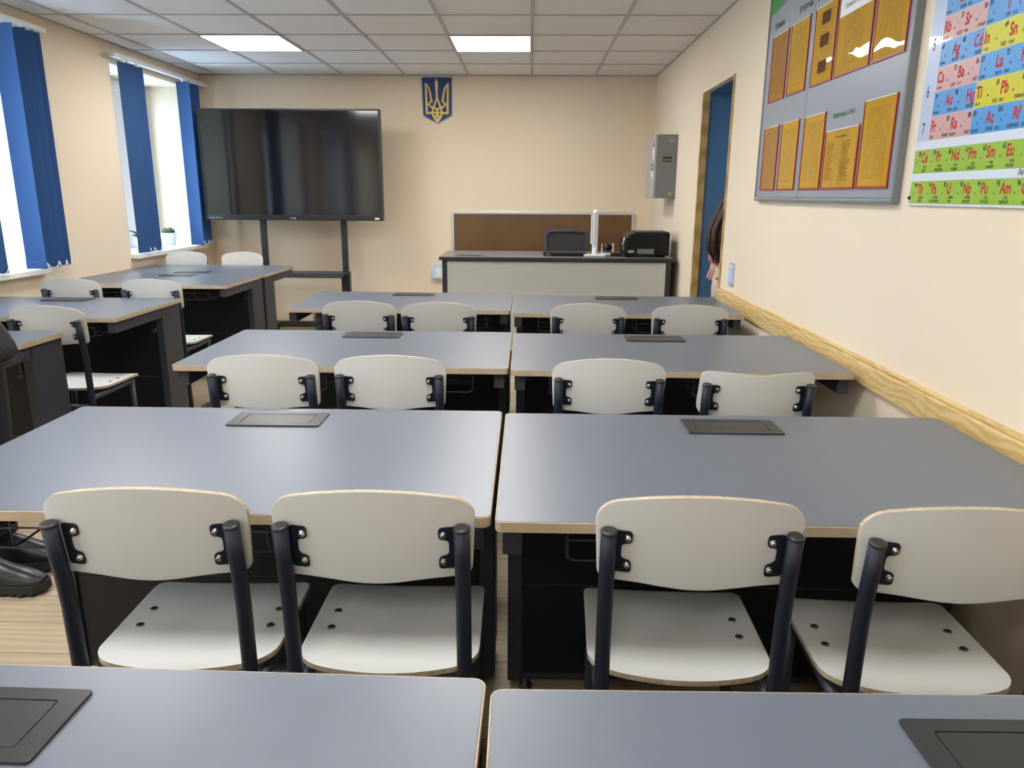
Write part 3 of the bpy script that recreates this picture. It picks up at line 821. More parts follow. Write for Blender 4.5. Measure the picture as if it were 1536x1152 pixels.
pr = empty('printer', (.940, 6.21, TZ)); tag(pr, 'black laser printer at the right end of the teacher desk', 'printer')
px_, py_ = .178, .165
prof = [(-px_, .012), (px_, .012), (px_, .190), (-px_+.075, .190), (-px_+.030, .176), (-px_+.004, .148), (-px_, .12)]
MB().prism(prof, -py_, py_, tf=lambda a, b_, c_: (a, c_, b_)).build('body', M['black_plastic'], pr, bevel=.007, seg=3)
MB().box(-px_+.08, px_-.004, -py_+.01, py_-.01, .190, .199).build('scanner_lid', M['dark_edge'], pr, bevel=.004)
q = [(-.150+.028*math.cos(2*PI*k/20)+.022, .045+.0115*math.sin(2*PI*k/20)) for k in range(20)]
MB().prism(q, -py_-.002, -py_+.003, tf=lambda a, b_, c_: (a, c_, b_)).build('badge', M['silver'], pr)
MB().prism(rrect(-.078, .055, .026, .066, .004), -py_-.0015, -py_+.003, tf=lambda a, b_, c_: (a, c_, b_)).build('info_label', M['el_box'], pr)
MB().box(-.04, .05, -py_-.001, -py_+.01, .010, .018).build('grip_slot', M['lens'], pr)
k = MB()
for sx in (-.14, .14):
    for sy in (-.12, .12): k.lathe([(.012, 0), (.012, .014)], 12, (sx, sy, 0))
k.build('foot', M['black_plastic'], pr)
cb = MB(); 
for k_ in range(3): cb.tube([(-px_-.004, -py_+.02+k_*.02, .05), (-px_-.012, -py_+.03+k_*.02, .10), (-px_-.002, -py_+.02+k_*.02, .15)], .0035, 6)
cb.build('cable_loop', M['silver'], pr)

# teacher's swivel chair behind the desk
tc_ = empty('office_chair', (.335, 6.93, 0)); tag(tc_, 'blue-grey mesh office chair standing behind the teacher desk', 'chair')
R0 = []
def bpanel(W, z0, z1, y0, th, r, bow):
    pts = rrect(-W, W, z0, z1, r, 5); n = len(pts)
    return pts
out = [(x*(1 - .10*max(0, (1.04-z)/.45)), z + (.012*(1-(x/.2)**2) if z > .9 else 0)) for x, z in rrect(-.203, .203, .60, 1.028, .045, 6)]
# add points along the top edge so it bows
def densify(p, n=4):
    r = []
    for i in range(len(p)):
        a, c = p[i], p[(i+1) % len(p)]
        for k in range(n): r.append((a[0]+(c[0]-a[0])*k/n, a[1]+(c[1]-a[1])*k/n))
    return r
base = densify(rrect(-.203, .203, .60, 1.026, .045, 4), 3)
def shape(p, s): return (p[0]*s, .813+(p[1]-.813)*s)
bow = lambda p: (p[0]*(1-.08*max(0, (1.026-p[1])/.42)), p[1] + (.014*(1-(p[0]/.2)**2) if p[1] > .85 else 0))
oc = [bow(p) for p in base]; ic = [bow((p[0]*.87, .813+(p[1]-.813)*.89)) for p in base]
f = MB().ring(oc, ic, -.018, .018); o = f.build('back_frame', M['blue_grey'], tc_, bevel=.006); o.rotation_euler = (PI/2, 0, 0)
o = MB().prism(ic, -.004, .004).build('back_mesh', M['mesh'], tc_); o.rotation_euler = (PI/2, 0, 0)
MB().prism(rrect(-.24, .24, -.50, -.03, .06), .44, .50).build('seat', M['mesh'], tc_, bevel=.015, seg=3)
MB().tube([(0, .005, .75), (0, .055, .60), (0, .03, .43), (0, -.12, .42)], .022, 10).build('back_bar', M['black_plastic'], tc_)
MB().lathe([(.03, .09), (.03, .25), (.02, .25), (.02, .43), (.06, .44)], 16, (0, -.26, 0)).build('gas_lift', M['black_plastic'], tc_)
for k in range(5):
    a = 2*PI*k/5 + .3; d = Vector((math.cos(a), math.sin(a), 0)); c0 = Vector((0, -.26, .11))
    lg = MB().tube([c0, c0 + d*.15 + Vector((0,0,-.01)), c0 + d*.29 + Vector((0,0,-.035))], [.026, .020, .014], 8).build('base_leg', M['black_plastic'], tc_)
    e_ = c0 + d*.29; MB().lathe([(.020, -.02), (.026, -.014), (.026, .014), (.020, .02)], 14, (e_.x, e_.y, .0265), 'x').build('caster', M['black_plastic'], lg)
for sx in (-1, 1):
    MB().tube([(sx*.25, -.10, .47), (sx*.28, -.10, .62), (sx*.27, -.14, .66), (sx*.265, -.34, .66)], [.014, .014, .016, .018], 8).build('armrest', M['black_plastic'], tc_)

# ------------------------------------------------------------------ right wall: frames u = along the wall away from the back, v = up, n = into the room
def wall_frame(name, y, z):
    t = empty(name, (XR, y, z)); t.rotation_mode = 'QUATERNION'
    m = Matrix(((0, 0, -1), (-1, 0, 0), (0, 1, 0)))   # columns: u->-Y, v->+Z, n->-X
    t.rotation_quaternion = m.to_quaternion(); return t

eb = empty('electrical_box', (XR, 6.53, 1.575)); tag(eb, 'grey metal electrical box on the right wall near the back corner', 'box')
MB().box(-.165, 0.0, -.21, .21, -.25, .25).build('cabinet', M['el_box'], eb, bevel=.004)
dr = MB().box(-.182, -.166, -.208, .208, -.248, .248).build('door', M['el_door'], eb, bevel=.003)
mk = MB(); mk.box(-.1835, -.1815, -.17, -.11, .155, .185); mk.build('red_mark', M['red'], dr)
mk = MB(); mk.box(-.1835, -.1815, -.17, -.10, .06, .15); mk.box(-.1835, -.1815, -.17, -.12, -.10, -.04); mk.box(-.1835, -.1815, -.10, -.06, -.07, -.03); mk.build('white_label', M['white_pl'], dr)
mk = MB(); mk.box(-.1835, -.1815, -.17, -.05, -.03, -.008); mk.box(-.1835, -.1815, -.17, -.05, 0.0, .024); mk.build('green_label', M['green'], dr)
k = MB()
for z in (-.215, .215): k.lathe([(.012, -.186), (.012, -.181)], 12, (0, -.15, z), 'x')
k.build('lock', M['bolt'], dr)
k = MB(); k.box(-.115, -.045, -.2125, -.209, .035, .078); pf_ = k.build('vent_plate', M['dark_edge'], eb, bevel=.001)
k = MB()
for xx in (-.10, -.08, -.06): k.lathe([(.006, -.2145), (.006, -.2115)], 12, (xx, 0, .052), 'y')
k.build('knock_out', M['silver'], pf_)
k = MB()
for xx in (-.128, -.085): k.lathe([(.004, -.2130), (.004, -.2095)], 10, (xx, 0, .148), 'y')
k.lathe([(.008, -.2130), (.008, -.2095)], 10, (-.045, 0, -.212), 'y')
k.build('screw', M['bolt'], eb)
lb = MB()
a = rrect(-.075, -.032, .185, .232, .012); b_ = rrect(-.072, -.035, .188, .229, .010)
lb.ring(a, b_, .2100, .2112)
for k_ in range(3): lb.box(-.070, -.038, .19+k_*.009, .194+k_*.009, .2100, .2112)
o = lb.build('stamped_mark', M['el_door'], eb); o.rotation_euler = (PI/2, 0, 0)

sw = wall_frame('light_switch', 4.402, .896); tag(sw, 'white double light switch on the right wall beside the doorway', 'switch')
MB().prism(rrect(-.052, .052, -.070, .070, .006), 0, .004).build('back_plate', M['alu'], sw, bevel=.001)
MB().prism(rrect(-.040, .040, -.055, .055, .008), .003, .012).build('frame', M['white_blue'], sw, bevel=.003)
for sx in (-1, 1):
    o = MB().prism(rrect(sx*.018-.016, sx*.018+.016, -.044, .044, .003), .011, .016).build('rocker', M['white_blue'], sw, bevel=.002)

# information board
BY0, BY1, BZ0, BZ1 = 3.997, 2.484, 1.321, 2.325
ib = wall_frame('information_board', (BY0+BY1)/2, (BZ0+BZ1)/2); tag(ib, 'grey information board with amber sheets in pockets on the right wall', 'notice board')
bw, bh = (BY0-BY1)/2, (BZ1-BZ0)/2
MB().prism(rrect(-bw+.004, bw-.004, -bh+.004, bh-.004, .004), .004, .022).build('panel', M['board'], ib)
MB().ring(rrect(-bw, bw, -bh, bh, .006), rrect(-bw+.012, bw-.012, -bh+.012, bh-.012, .003), 0, .028).build('frame', M['board_frame'], ib, bevel=.003)
U = lambda Y: (BY0+BY1)/2 - Y
V = lambda z: z - (BZ0+BZ1)/2
ln = MB()
def hline(ya, yb_, z, t_=.003): ln.box(U(ya), U(yb_), V(z)-t_/2, V(z)+t_/2, .0218, .0226)
def vline(y_, za, zb__, t_=.003): ln.box(U(y_)-t_/2, U(y_)+t_/2, V(za), V(zb__), .0218, .0226)
hline(3.965, 2.505, 1.340); vline(2.505, 1.340, 2.30); vline(3.3786, 1.333, 2.318, .004); hline(3.965, 2.505, 2.30)
ln.build('printed_line', M['board_line'], ib)
g = MB(); g.prism([(U(3.985), V(2.315)), (U(3.985), V(2.195)), (U(3.90), V(2.195)), (U(3.70), V(2.222)), (U(3.40), V(2.235)), (U(2.50), V(2.235)), (U(2.50), V(2.315))], .0219, .0226)
g.build('green_header', M['board_green'], ib)
k = MB()
for yy, zz in ((3.972, 1.335), (2.497, 1.333), (3.972, 2.31), (2.497, 2.31)): k.lathe([(.007, .021), (.007, .0255), (.004, .028)], 12, (U(yy), V(zz), 0))
k.build('corner_stud', M['bolt'], ib)
tx = MB(); put_text(tx, 'Правила', U(3.905), V(2.118), .036, .0228, sx=.95)
put_text(tx, 'безпеки', U(3.565), V(2.118), .040, .0228, sx=1.0); put_text(tx, 'в кабінеті', U(3.345), V(2.113), .036, .0228, sx=.9)
tx.build('lettering', M['txt_dark'], ib)
tx = MB(); put_text(tx, 'Інформація з МАН', U(3.058), V(1.637), .0255, .0228, sx=.86, bold=.01)
tx.build('heading', M['txt_green'], ib)
ROWT = [(3.903, 3.678), (3.638, 3.410), (3.345, 3.118), (3.095, 2.790), (2.765, 2.531)]
def pocket(ya, yb_, za, zb__, paper, kind):
    uc, vc_ = (U(ya)+U(yb_))/2, (V(za)+V(zb__))/2; hw_, hh = abs(ya-yb_)/2, abs(zb__-za)/2
    p = empty('paper_pocket'); p.parent = ib; p.location = (uc, vc_, .022)
    e = MB(); e.box(-hw_-.002, -hw_+.004, -hh, hh, 0, .006); e.box(hw_-.004, hw_+.002, -hh, hh, 0, .006); e.box(-hw_-.0025, hw_+.0025, -hh-.002, -hh+.006, 0, .0056)
    e.build('pocket_edge', M['pock_red'], p)
    MB().box(-hw_, hw_, hh-.004, hh, 0, .0055).build('pocket_lip', M['pock_white'], p)
    s = MB(); s.box(-hw_+.004, hw_-.004, -hh+.006, hh-.004, .0006, .0036); s.build('sheet', M[paper], p)
    if kind == 'photos':
        for zz in (2.033, 1.948, 1.850): MB().box(U(3.273)-uc, U(3.185)-uc, V(zz)-.022-vc_, V(zz)+.024-vc_, .0036, .0040).build('photo_print', M['photo'], p)
    if kind == 'title':
        MB().box(-hw_+.006, hw_-.006, hh-.087, hh-.006, .0036, .0040).build('title_slip', M['white_pl'], p)
        t_ = MB(); put_text(t_, 'Правила безпеки', -hw_+.05, hh-.062, .022, .0042, sx=.9); t_.build('title_text', M['txt_black'], p)
    if kind == 'columns':
        t_ = MB()
        for c0 in (-hw_+.02, .012):
            for r_ in range(22): t_.box(c0, c0+random.uniform(.045, .085), hh-.05-r_*.0066, hh-.0475-r_*.0066, .0036, .0038)
        t_.box(-.05, .05, hh-.032, hh-.026, .0036, .0038)
        t_.build('list_print', M['print_brown'], p)
kinds = ['', '', 'photos', 'title', '']
for k, (ya, yb_) in enumerate(ROWT):
    z1 = 2.084
    pocket(ya, yb_, 1.787, z1, 'paper_dark' if k == 0 else 'paper', kinds[k])
ROWB = [(3.915, 3.699, 1.670), (3.650, 3.427, 1.671), (3.355, 3.130, 1.670), (3.104, 2.798, 1.593), (2.772, 2.535, 1.667)]
for k, (ya, yb_, z1) in enumerate(ROWB): pocket(ya, yb_, 1.373, z1, 'paper_dark' if k == 0 else 'paper', 'columns' if k == 3 else '')

# periodic table
PY0, PZ0 = 2.413, 1.3195; PWD, PHT = 1.36, 1.03
pt = wall_frame('periodic_table', PY0, PZ0); tag(pt, 'colourful periodic table poster on the right wall at the edge of the view', 'poster')
sheet = MB().box(0, PWD, 0, PHT, 0, .010)
u_ = lambda Y: PY0 - Y
v_ = lambda z: z - PZ0
ROWZ = [1.506 + .0672*k for k in range(0, 12)]
c0 = u_(2.338); CW = .1055
PM = ['pt_white', 'pt_pale', 'pt_pink', 'pt_blue', 'pt_yellow', 'pt_green']
class Ink:
    def __init__(s, mi): s.mi = mi
    def box(s, *a): sheet.box(*a, mi=s.mi)
cells = {n: Ink(i) for i, n in enumerate(PM) if i}
z_ = .0102
cells['pt_pale'].box(.006, c0, v_(ROWZ[0]), v_(ROWZ[10]), .0098, z_)
red, blk = MB(), MB(); zt2 = .0106
def cell(col, u0, u1, va, vb): cells[col].box(u0+.0004, u1-.0004, va+.0004, vb-.0004, .0098, z_)
rows = [
 (0, 'pink', [('Fr','87','[223]','ФРАНЦІЙ'), ('Ra','88','226,0254','РАДІЙ'), ('Ac','89','227,0278','АКТИНІЙ'), ('Rf','104','[261]','РЕЗЕРФОРДІЙ'), ('Db','105','[262]','ДУБНІЙ'), ('Sg','106','[263]','СИБОРГІЙ'), ('Bh','107','[262]','БОРІЙ')]),
 (1, 'blue', [('Au','79','196,9665','АУРУМ'), ('Hg','80','200,59','МЕРКУРІЙ'), ('Ti','81','204,37','ТАЛІЙ'), ('Pb','82','207,2','ПЛЮМБУМ'), ('Bi','83','208,98','БІСМУТ'), ('Po','84','[209]','ПОЛОНІЙ'), ('At','85','[210]','АСТАТ')]),
 (2, 'pink', [('Cs','55','132,9054','ЦЕЗІЙ'), ('Ba','56','137,33','БАРІЙ'), ('La','57','138,905','ЛАНТАН'), ('Hf','72','178,49','ГАФНІЙ'), ('Ta','73','180,947','ТАНТАЛ'), ('W','74','183,85','ВОЛЬФРАМ'), ('Re','75','186,207','РЕНІЙ')]),
 (3, 'blue', [('Ag','47','107,868','АРГЕНТУМ'), ('Cd','48','112,41','КАДМІЙ'), ('In','49','114,82','ІНДІЙ'), ('Sn','50','118,69','СТАНУМ'), ('Sb','51','121,75','СТИБІЙ'), ('Te','52','127,60','ТЕЛУР'), ('I','53','126,90','ЙОД')]),
 (4, 'pink', [('Rb','37','85,4678','РУБІДІЙ'), ('Sr','38','87,62','СТРОНЦІЙ'), ('Y','39','88,9059','ІТРІЙ'), ('Zr','40','91,22','ЦИРКОНІЙ'), ('Nb','41','92,906','НІОБІЙ'), ('Mo','42','95,94','МОЛІБДЕН'), ('Tc','43','98,906','ТЕХНЕЦІЙ')]),
 (5, 'blue', [('Cu','29','63,546','КУПРУМ'), ('Zn','30','65,38','ЦИНК'), ('Ga','31','69,72','ГАЛІЙ'), ('Ge','32','72,59','ГЕРМАНІЙ'), ('As','33','74,922','АРСЕН'), ('Se','34','78,96','СЕЛЕН'), ('Br','35','79,904','БРОМ')]),
]
for r_, typ, els in rows:
    va, vb = v_(ROWZ[r_]), v_(ROWZ[r_+1])
    for k, (sy, num, mass, nm) in enumerate(els):
        u0 = c0 + CW*k; u1 = u0+CW
        if typ == 'pink': col = 'pt_pink' if k < 2 else 'pt_blue'
        else: col = 'pt_blue' if k < 2 else 'pt_yellow'
        cell(col, u0, u1, va, vb)
        if u0 > .62: continue
        if col == 'pt_blue':
            put_text(blk, num, u0+.005, vb-.0195, .0185, zt2, sx=.8, bold=.03); put_text(red, sy, u1-.004, vb-.043, .043, zt2, 'r', sx=.76, bold=.028)
            sub = u0+.030
        else:
            put_text(red, sy, u0+.004, vb-.043, .043, zt2, sx=.76, bold=.028); put_text(blk, num, u1-.005, vb-.0195, .0185, zt2, 'r', sx=.8, bold=.03)
            sub = u0+.060
        put_text(blk, '5s' if r_ in (3, 4) else '6s' if r_ in (1, 2) else '7s', sub-.006, vb-.043, .0115, zt2, sx=.7); put_text(blk, '2', sub+.012, vb-.032, .008, zt2)
        put_text(blk, mass, u0+.005, va+.006, .0105, zt2, sx=.80, bold=.02); put_text(blk, nm, u1-.004, va+.006, .0115, zt2, 'r', sx=.58, bold=.02)
for r_ in range(6, 10):
    for k in range(7): cell('pt_blue' if (r_+k) % 2 else 'pt_yellow', c0+CW*k, c0+CW*(k+1), v_(ROWZ[r_]), v_(ROWZ[r_+1]))
for zc_, s_ in ((1.540, '7'), (1.645, '6'), (1.775, '5'), (1.91, '4')): put_text(blk, s_, .028, v_(zc_)-.014, .047, zt2, sx=.62)
lanth = [('Ce','58','140,12','ЦЕРІЙ'),('Pr','59','140,9077','ПРАЗЕОДИМ'),('Nd','60','144,24','НЕОДИМ'),('Pm','61','[145]','ПРОМЕТІЙ'),('Sm','62','150,4','САМАРІЙ'),('Eu','63','151,96','ЄВРОПІЙ'),('Gd','64','157,25','ГАДОЛІНІЙ'),('Tb','65','158,925','ТЕРБІЙ')]
act = [('Th','90','232,0381','ТОРІЙ'),('Pa','91','231,0359','ПРОТАКТИНІЙ'),('U','92','238,029','УРАН'),('Np','93','237,0482','НЕПТУНІЙ'),('Pu','94','[244]','ПЛУТОНІЙ'),('Am','95','[243]','АМЕРИЦІЙ'),('Cm','96','[247]','КЮРІЙ'),('Bk','97','[247]','БЕРКЛІЙ')]
for za, zb__, els, ob in ((1.413, 1.4815, lanth, '4f'), (1.325, 1.3905, act, '5f')):
    cells['pt_green'].box(.007, PWD-.007, v_(za), v_(zb__), .0098, z_)
    for k, (sy, num, mass, nm) in enumerate(els):
        uc = u_(2.348) + .0825*k
        put_text(red, sy, uc-.016, v_(zb__)-.037, .041, zt2, sx=.74, bold=.028)
        put_text(blk, num, uc-.020, v_(zb__)-.018, .0185, zt2, 'r', sx=.8, bold=.03)
        put_text(blk, ob, uc-.042, v_(zb__)-.040, .010, zt2, sx=.7); put_text(blk, '2', uc-.028, v_(zb__)-.033, .007, zt2)
        put_text(blk, mass, uc+.010, v_(za)+.0155, .0095, zt2, 'c', sx=.75, bold=.02); put_text(blk, nm, uc+.005, v_(za)+.004, .0105, zt2, 'c', sx=.66, bold=.02)
put_text(blk, 'Лантаноїди', u_(1.882), v_(1.489), .022, zt2, sx=.8); put_text(blk, 'Актиноїди', u_(1.892), v_(1.3965), .022, zt2, sx=.8)
sheet.build('poster_sheet', [M[n] for n in PM], pt)
red.build('symbol_lettering', M['pt_red'], pt); blk.build('small_lettering', M['txt_black'], pt)
k = MB(); k.lathe([(.006, .009), (.006, .013), (.003, .015)], 10, (.008, .022, 0)); k.build('fixing_screw', M['black_plastic'], pt)

# ------------------------------------------------------------------ vertical blinds
def blind(ya, yb_, slats, label):
    t = empty('vertical_blind', (XL+.075, 0, 0)); tag(t, label, 'blind', 'blue vertical blinds')
    h = MB().box(-.020, .022, ya, yb_, 2.322, 2.352); h.box(-.062, .0, ya+.06, ya+.10, 2.335, 2.352); h.box(-.062, .0, yb_-.10, yb_-.06, 2.335, 2.352)
    ho = h.build('headrail', M['white_pvc'], t, bevel=.002)
    for (y_, ang) in slats:
        c, s_ = math.cos(math.radians(ang)), math.sin(math.radians(ang)); hw_ = .0635
        z0, z1 = .868, 2.305; n = 8; sec = []
        for k_ in range(n+1):
            q = -1 + 2*k_/n; sec.append((q*hw_, .006*(1-q*q)))
        mb = MB()
        zs = [z0, z0+.002, z0+.045, z0+.048, z1]
        thk = [.0035, .0035, .0035, .0012, .0012]
        rows_f = [[(a*c - (d+th)*s_, y_ + a*s_ + (d+th)*c, z) for a, d in sec] for z, th in zip(zs, thk)]
        rows_b = [[(a*c - (d-th)*s_, y_ + a*s_ + (d-th)*c, z) for a, d in sec] for z, th in zip(zs, thk)]
        rings = [rf + rb[::-1] for rf, rb in zip(rows_f, rows_b)]
        mb.loft(rings, smooth=False)
        so = mb.build('slat', M['blind'], t)
        k2 = MB().box(-.006, .006, y_-.010, y_+.010, z1-.002, 2.326); k2.build('hook', M['white_pl'], so)
    ch = MB(); ys_ = [s[0] for s in slats]
    for i in range(len(slats)):
        a = math.radians(slats[i][1]); ex, ey = .0635*math.cos(a), .0635*math.sin(a)
        p = Vector((ex+.004, ys_[i]+ey, .905)); ch.tube([p, p + Vector((.006, 0, -.03))], .0028, 6)
        if i+1 < len(slats) and ys_[i+1]-ys_[i] < .3:
            a2 = math.radians(slats[i+1][1]); q = Vector((.0635*math.cos(a2)+.004, ys_[i+1]+.0635*math.sin(a2), .905))
            ch.tube([p, p*.8+q*.2 + Vector((.004,0,-.028)), (p+q)/2 + Vector((.006, 0, -.036)), p*.2+q*.8 + Vector((.004,0,-.028)), q], .0024, 6)
    ch.build('bead_chain', M['white_pl'], t)
    cd = MB().tube([(.0, yb_-.03, 2.32), (.012, yb_-.03, 1.9), (.014, yb_-.03, 1.45)], .0012, 5); cd.build('pull_cord', M['white_pl'], t)
blind(3.30, 5.06, [(3.40, 70), (3.51, 70), (3.98, 72), (4.09, 72), (4.20, 72), (4.31, 72), (4.665, 2), (4.77, 38), (4.85, 38), (4.905, 40)], 'blue vertical blind gathered at the near window at the left edge')
blind(5.86, 7.50, [(6.015, 76), (6.075, 70), (6.215, 76), (7.01, -8), (7.10, 52), (7.155, 52), (7.20, 54)], 'blue vertical blind at the far window beside the big screen')
blind(.80, 2.50, [(.9, 30), (1.0, 30), (1.1, 30), (1.75, 70), (1.86, 70), (1.97, 70), (2.08, 70), (2.19, 70), (2.30, 70), (2.4, 70)], 'blue vertical blind at the window beside the viewer')

# sill plants
ct = empty('potted_cactus', (-3.385, 6.985, ZS+.036)); tag(ct, 'small white pot with a green cactus on the far window sill', 'plant')
po = MB().lathe([(.052, 0), (.055, .003), (.073, .115), (.0735, .118), (.068, .118), (.064, .10)], 28); po.build('pot', M['pot'], ct)
MB().lathe([(.063, .096), (.065, .103)], 20).build('soil', M['soil'], ct)
cm = MB()
for cx, cy, r_, h in ((-.025, .0, .034, .052), (.028, -.01, .036, .05), (.005, .03, .030, .056), (.0, -.035, .026, .04)):
    rings = []
    for j in range(9):
        ph = -PI/2*.6 + (PI/2*1.6)*j/8; rr = max(.002, r_*math.cos(ph)); zz = .104 + h*.5 + h*.6*math.sin(ph)
        rings.append([(cx + rr*(1+.10*math.cos(10*a_))*math.cos(a_), cy + rr*(1+.10*math.cos(10*a_))*math.sin(a_), zz) for a_ in [2*PI*q/40 for q in range(40)]])
    cm.loft(rings)
cm.build('cactus', M['cactus'], ct)
sp_ = empty('potted_aloe', (-3.44, 6.60, ZS+.036)); tag(sp_, 'pot plant with spiky leaves half hidden behind the blue slats on the far sill', 'plant')
MB().lathe([(.045, 0), (.06, .09), (.056, .09), (.052, .08)], 24).build('pot', M['pot'], sp_)
lf = MB()
for k in range(11):
    a = 2*PI*k/11; L = random.uniform(.08, .13); up = random.uniform(.5, 1.0)
    d = Vector((math.cos(a), math.sin(a), 0)); p0 = Vector((0, 0, .08)); 
    lf.tube([p0, p0 + d*L*.45 + Vector((0, 0, L*.6*up)), p0 + d*L + Vector((0, 0, L*.8*up))], [.012, .010, .001], 6)
lf.build('leaves', M['leaf'], sp_)

# ------------------------------------------------------------------ people
def skin_body(name, joints, edges, root, mat, parent, sub=2):
    me = bpy.data.meshes.new(name); idx = {k: i for i, k in enumerate(joints)}
    me.from_pydata([joints[k][0] for k in joints], [(idx[a], idx[b]) for a, b in edges], []); me.update()
    o = bpy.data.objects.new(name, me); COL.objects.link(o); o.parent = parent
    md = o.modifiers.new('skin', 'SKIN'); md.use_smooth_shade = True
    if not me.skin_vertices: me.attributes.new if False else None
    import bmesh
    b = bmesh.new(); b.from_mesh(me); ly = b.verts.layers.skin.verify(); b.verts.ensure_lookup_table()
    for k, i in idx.items():
        r = joints[k][1]; b.verts[i][ly].radius = r if isinstance(r, tuple) else (r, r); b.verts[i][ly].use_root = (k == root)
    b.to_mesh(me); b.free()
    sd_ = o.modifiers.new('sub', 'SUBSURF'); sd_.levels = sub; sd_.render_levels = sub
    me.materials.append(mat)
    return o

def figure(root, pose, mat):
    """pose: dict of named points; facing +X in local space"""
    J, Ed = {}, []
    def j(n, p, r): J[n] = (tuple(p), r)
    def e(*ns): Ed.extend(zip(ns, ns[1:]))
    P_ = {k: Vector(v) for k, v in pose.items()}
    j('pelvis', P_['pelvis'], (.115, .14)); j('waist', P_['pelvis'].lerp(P_['chest'], .45), (.10, .125)); j('chest', P_['chest'], (.11, .15))
    j('neckb', P_['neck'], (.055, .06)); j('neckt', P_['neck'].lerp(P_['head'], .45), (.05, .05))
    j('head', P_['head'], (.085, .074)); j('crown', P_['head'] + (P_['head']-P_['neck']).normalized()*.085, (.07, .062))
    e('pelvis', 'waist', 'chest', 'neckb', 'neckt', 'head', 'crown')
    f = P_['face']; j('nose', P_['head'] + f*.098 - Vector((0, 0, .015)), .012); e('head', 'nose')
    j('chin', P_['head'] + f*.06 - Vector((0, 0, .085)), .030); e('head', 'chin')
    s = Vector((-f.y, f.x, 0))
    for sg, nm in ((1, 'l'), (-1, 'r')):
        j('ear'+nm, P_['head'] + s*sg*.082 - Vector((0, 0, .01)), .014); e('head', 'ear'+nm)
        sh_, el, wr = P_['sh'+nm], P_['el'+nm], P_['wr'+nm]
        j('sh'+nm, sh_ - Vector((0, 0, .025)), .038); j('ua'+nm, sh_.lerp(el, .5), .046); j('el'+nm, el, .038); j('fa'+nm, el.lerp(wr, .35), .038); j('wr'+nm, wr, (.027, .022))
        d = (wr-el).normalized(); pm = wr + d*.05; j('pa'+nm, pm, (.038, .018)); e('chest', 'sh'+nm, 'ua'+nm, 'el'+nm, 'fa'+nm, 'wr'+nm, 'pa'+nm)
        side = d.cross(Vector((0, 0, 1)))
        side = side.normalized() if side.length > .2 else Vector((1, 0, 0))
        curl = side.cross(d).normalized()
        for q, (off, L) in enumerate(((-.030, .066), (-.010, .076), (.011, .072), (.030, .056))):
            a = pm + side*off + d*.035; b_ = a + d*L*.5 + curl*.008; c_ = a + d*L*.85 + curl*.026
            j('f%d%s' % (q, nm), a, .0095); j('g%d%s' % (q, nm), b_, .0088); j('h%d%s' % (q, nm), c_, .0075); e('pa'+nm, 'f%d%s' % (q, nm), 'g%d%s' % (q, nm), 'h%d%s' % (q, nm))
        a = wr + d*.02 - side*.04; b_ = a + d*.035 - side*.018 + curl*.012; j('t0'+nm, a, .012); j('t1'+nm, b_, .0095); e('wr'+nm, 't0'+nm, 't1'+nm)
        hp, kn, an = P_['hip'+nm], P_['kn'+nm], P_['an'+nm]; toe = an + Vector((.03, 0, -.025))
        j('hip'+nm, hp, .085); j('th'+nm, hp.lerp(kn, .5), .072); j('kn'+nm, kn, .053); j('ca'+nm, kn.lerp(an, .3), .052); j('an'+nm, an, .036); j('toe'+nm, toe, (.022, .018))
        e('pelvis', 'hip'+nm, 'th'+nm, 'kn'+nm, 'ca'+nm, 'an'+nm, 'toe'+nm)
    return skin_body('body', J, Ed, 'pelvis', mat, root)

def ell(c, rx, ry, n=20, tilt=0.0, wob=0.0, ph=0.0):
    return [(c[0] + rx*math.cos(a)*(1+wob*math.sin(5*a+ph)), c[1] + ry*math.sin(a)*(1+wob*math.sin(5*a+ph)), c[2] + tilt*math.cos(a)) for a in [2*PI*k/n for k in range(n)]]
def limb(mb, pts, rs, n=12): mb.tube(pts, rs, n)
def eyes(root, head, f):
    s = Vector((-f.y, f.x, 0))
    for sg in (1, -1):
        c = Vector(head) + f*.076 + s*sg*.031 + Vector((0, 0, .008)); r = .011
        m = MB(); m.lathe([(.0005, -r), (r*.7, -r*.7), (r, 0), (r*.7, r*.7), (.0005, r)], 12, c)
        q = c + f*.006; m.lathe([(.0005, -.007), (.005, -.005), (.007, 0), (.005, .005), (.0005, .007)], 10, q, mi=1)
        m.build('eye', [M['white_pl'], M['hair']], root)
    c = Vector(head) + f*.084 - Vector((0, 0, .056))
    m = MB(); m.tube([c - s*.022 - f*.006, c + f*.002, c + s*.022 - f*.006], [.004, .008, .004], 8); m.build('mouth', M['pinkcuff'], root)

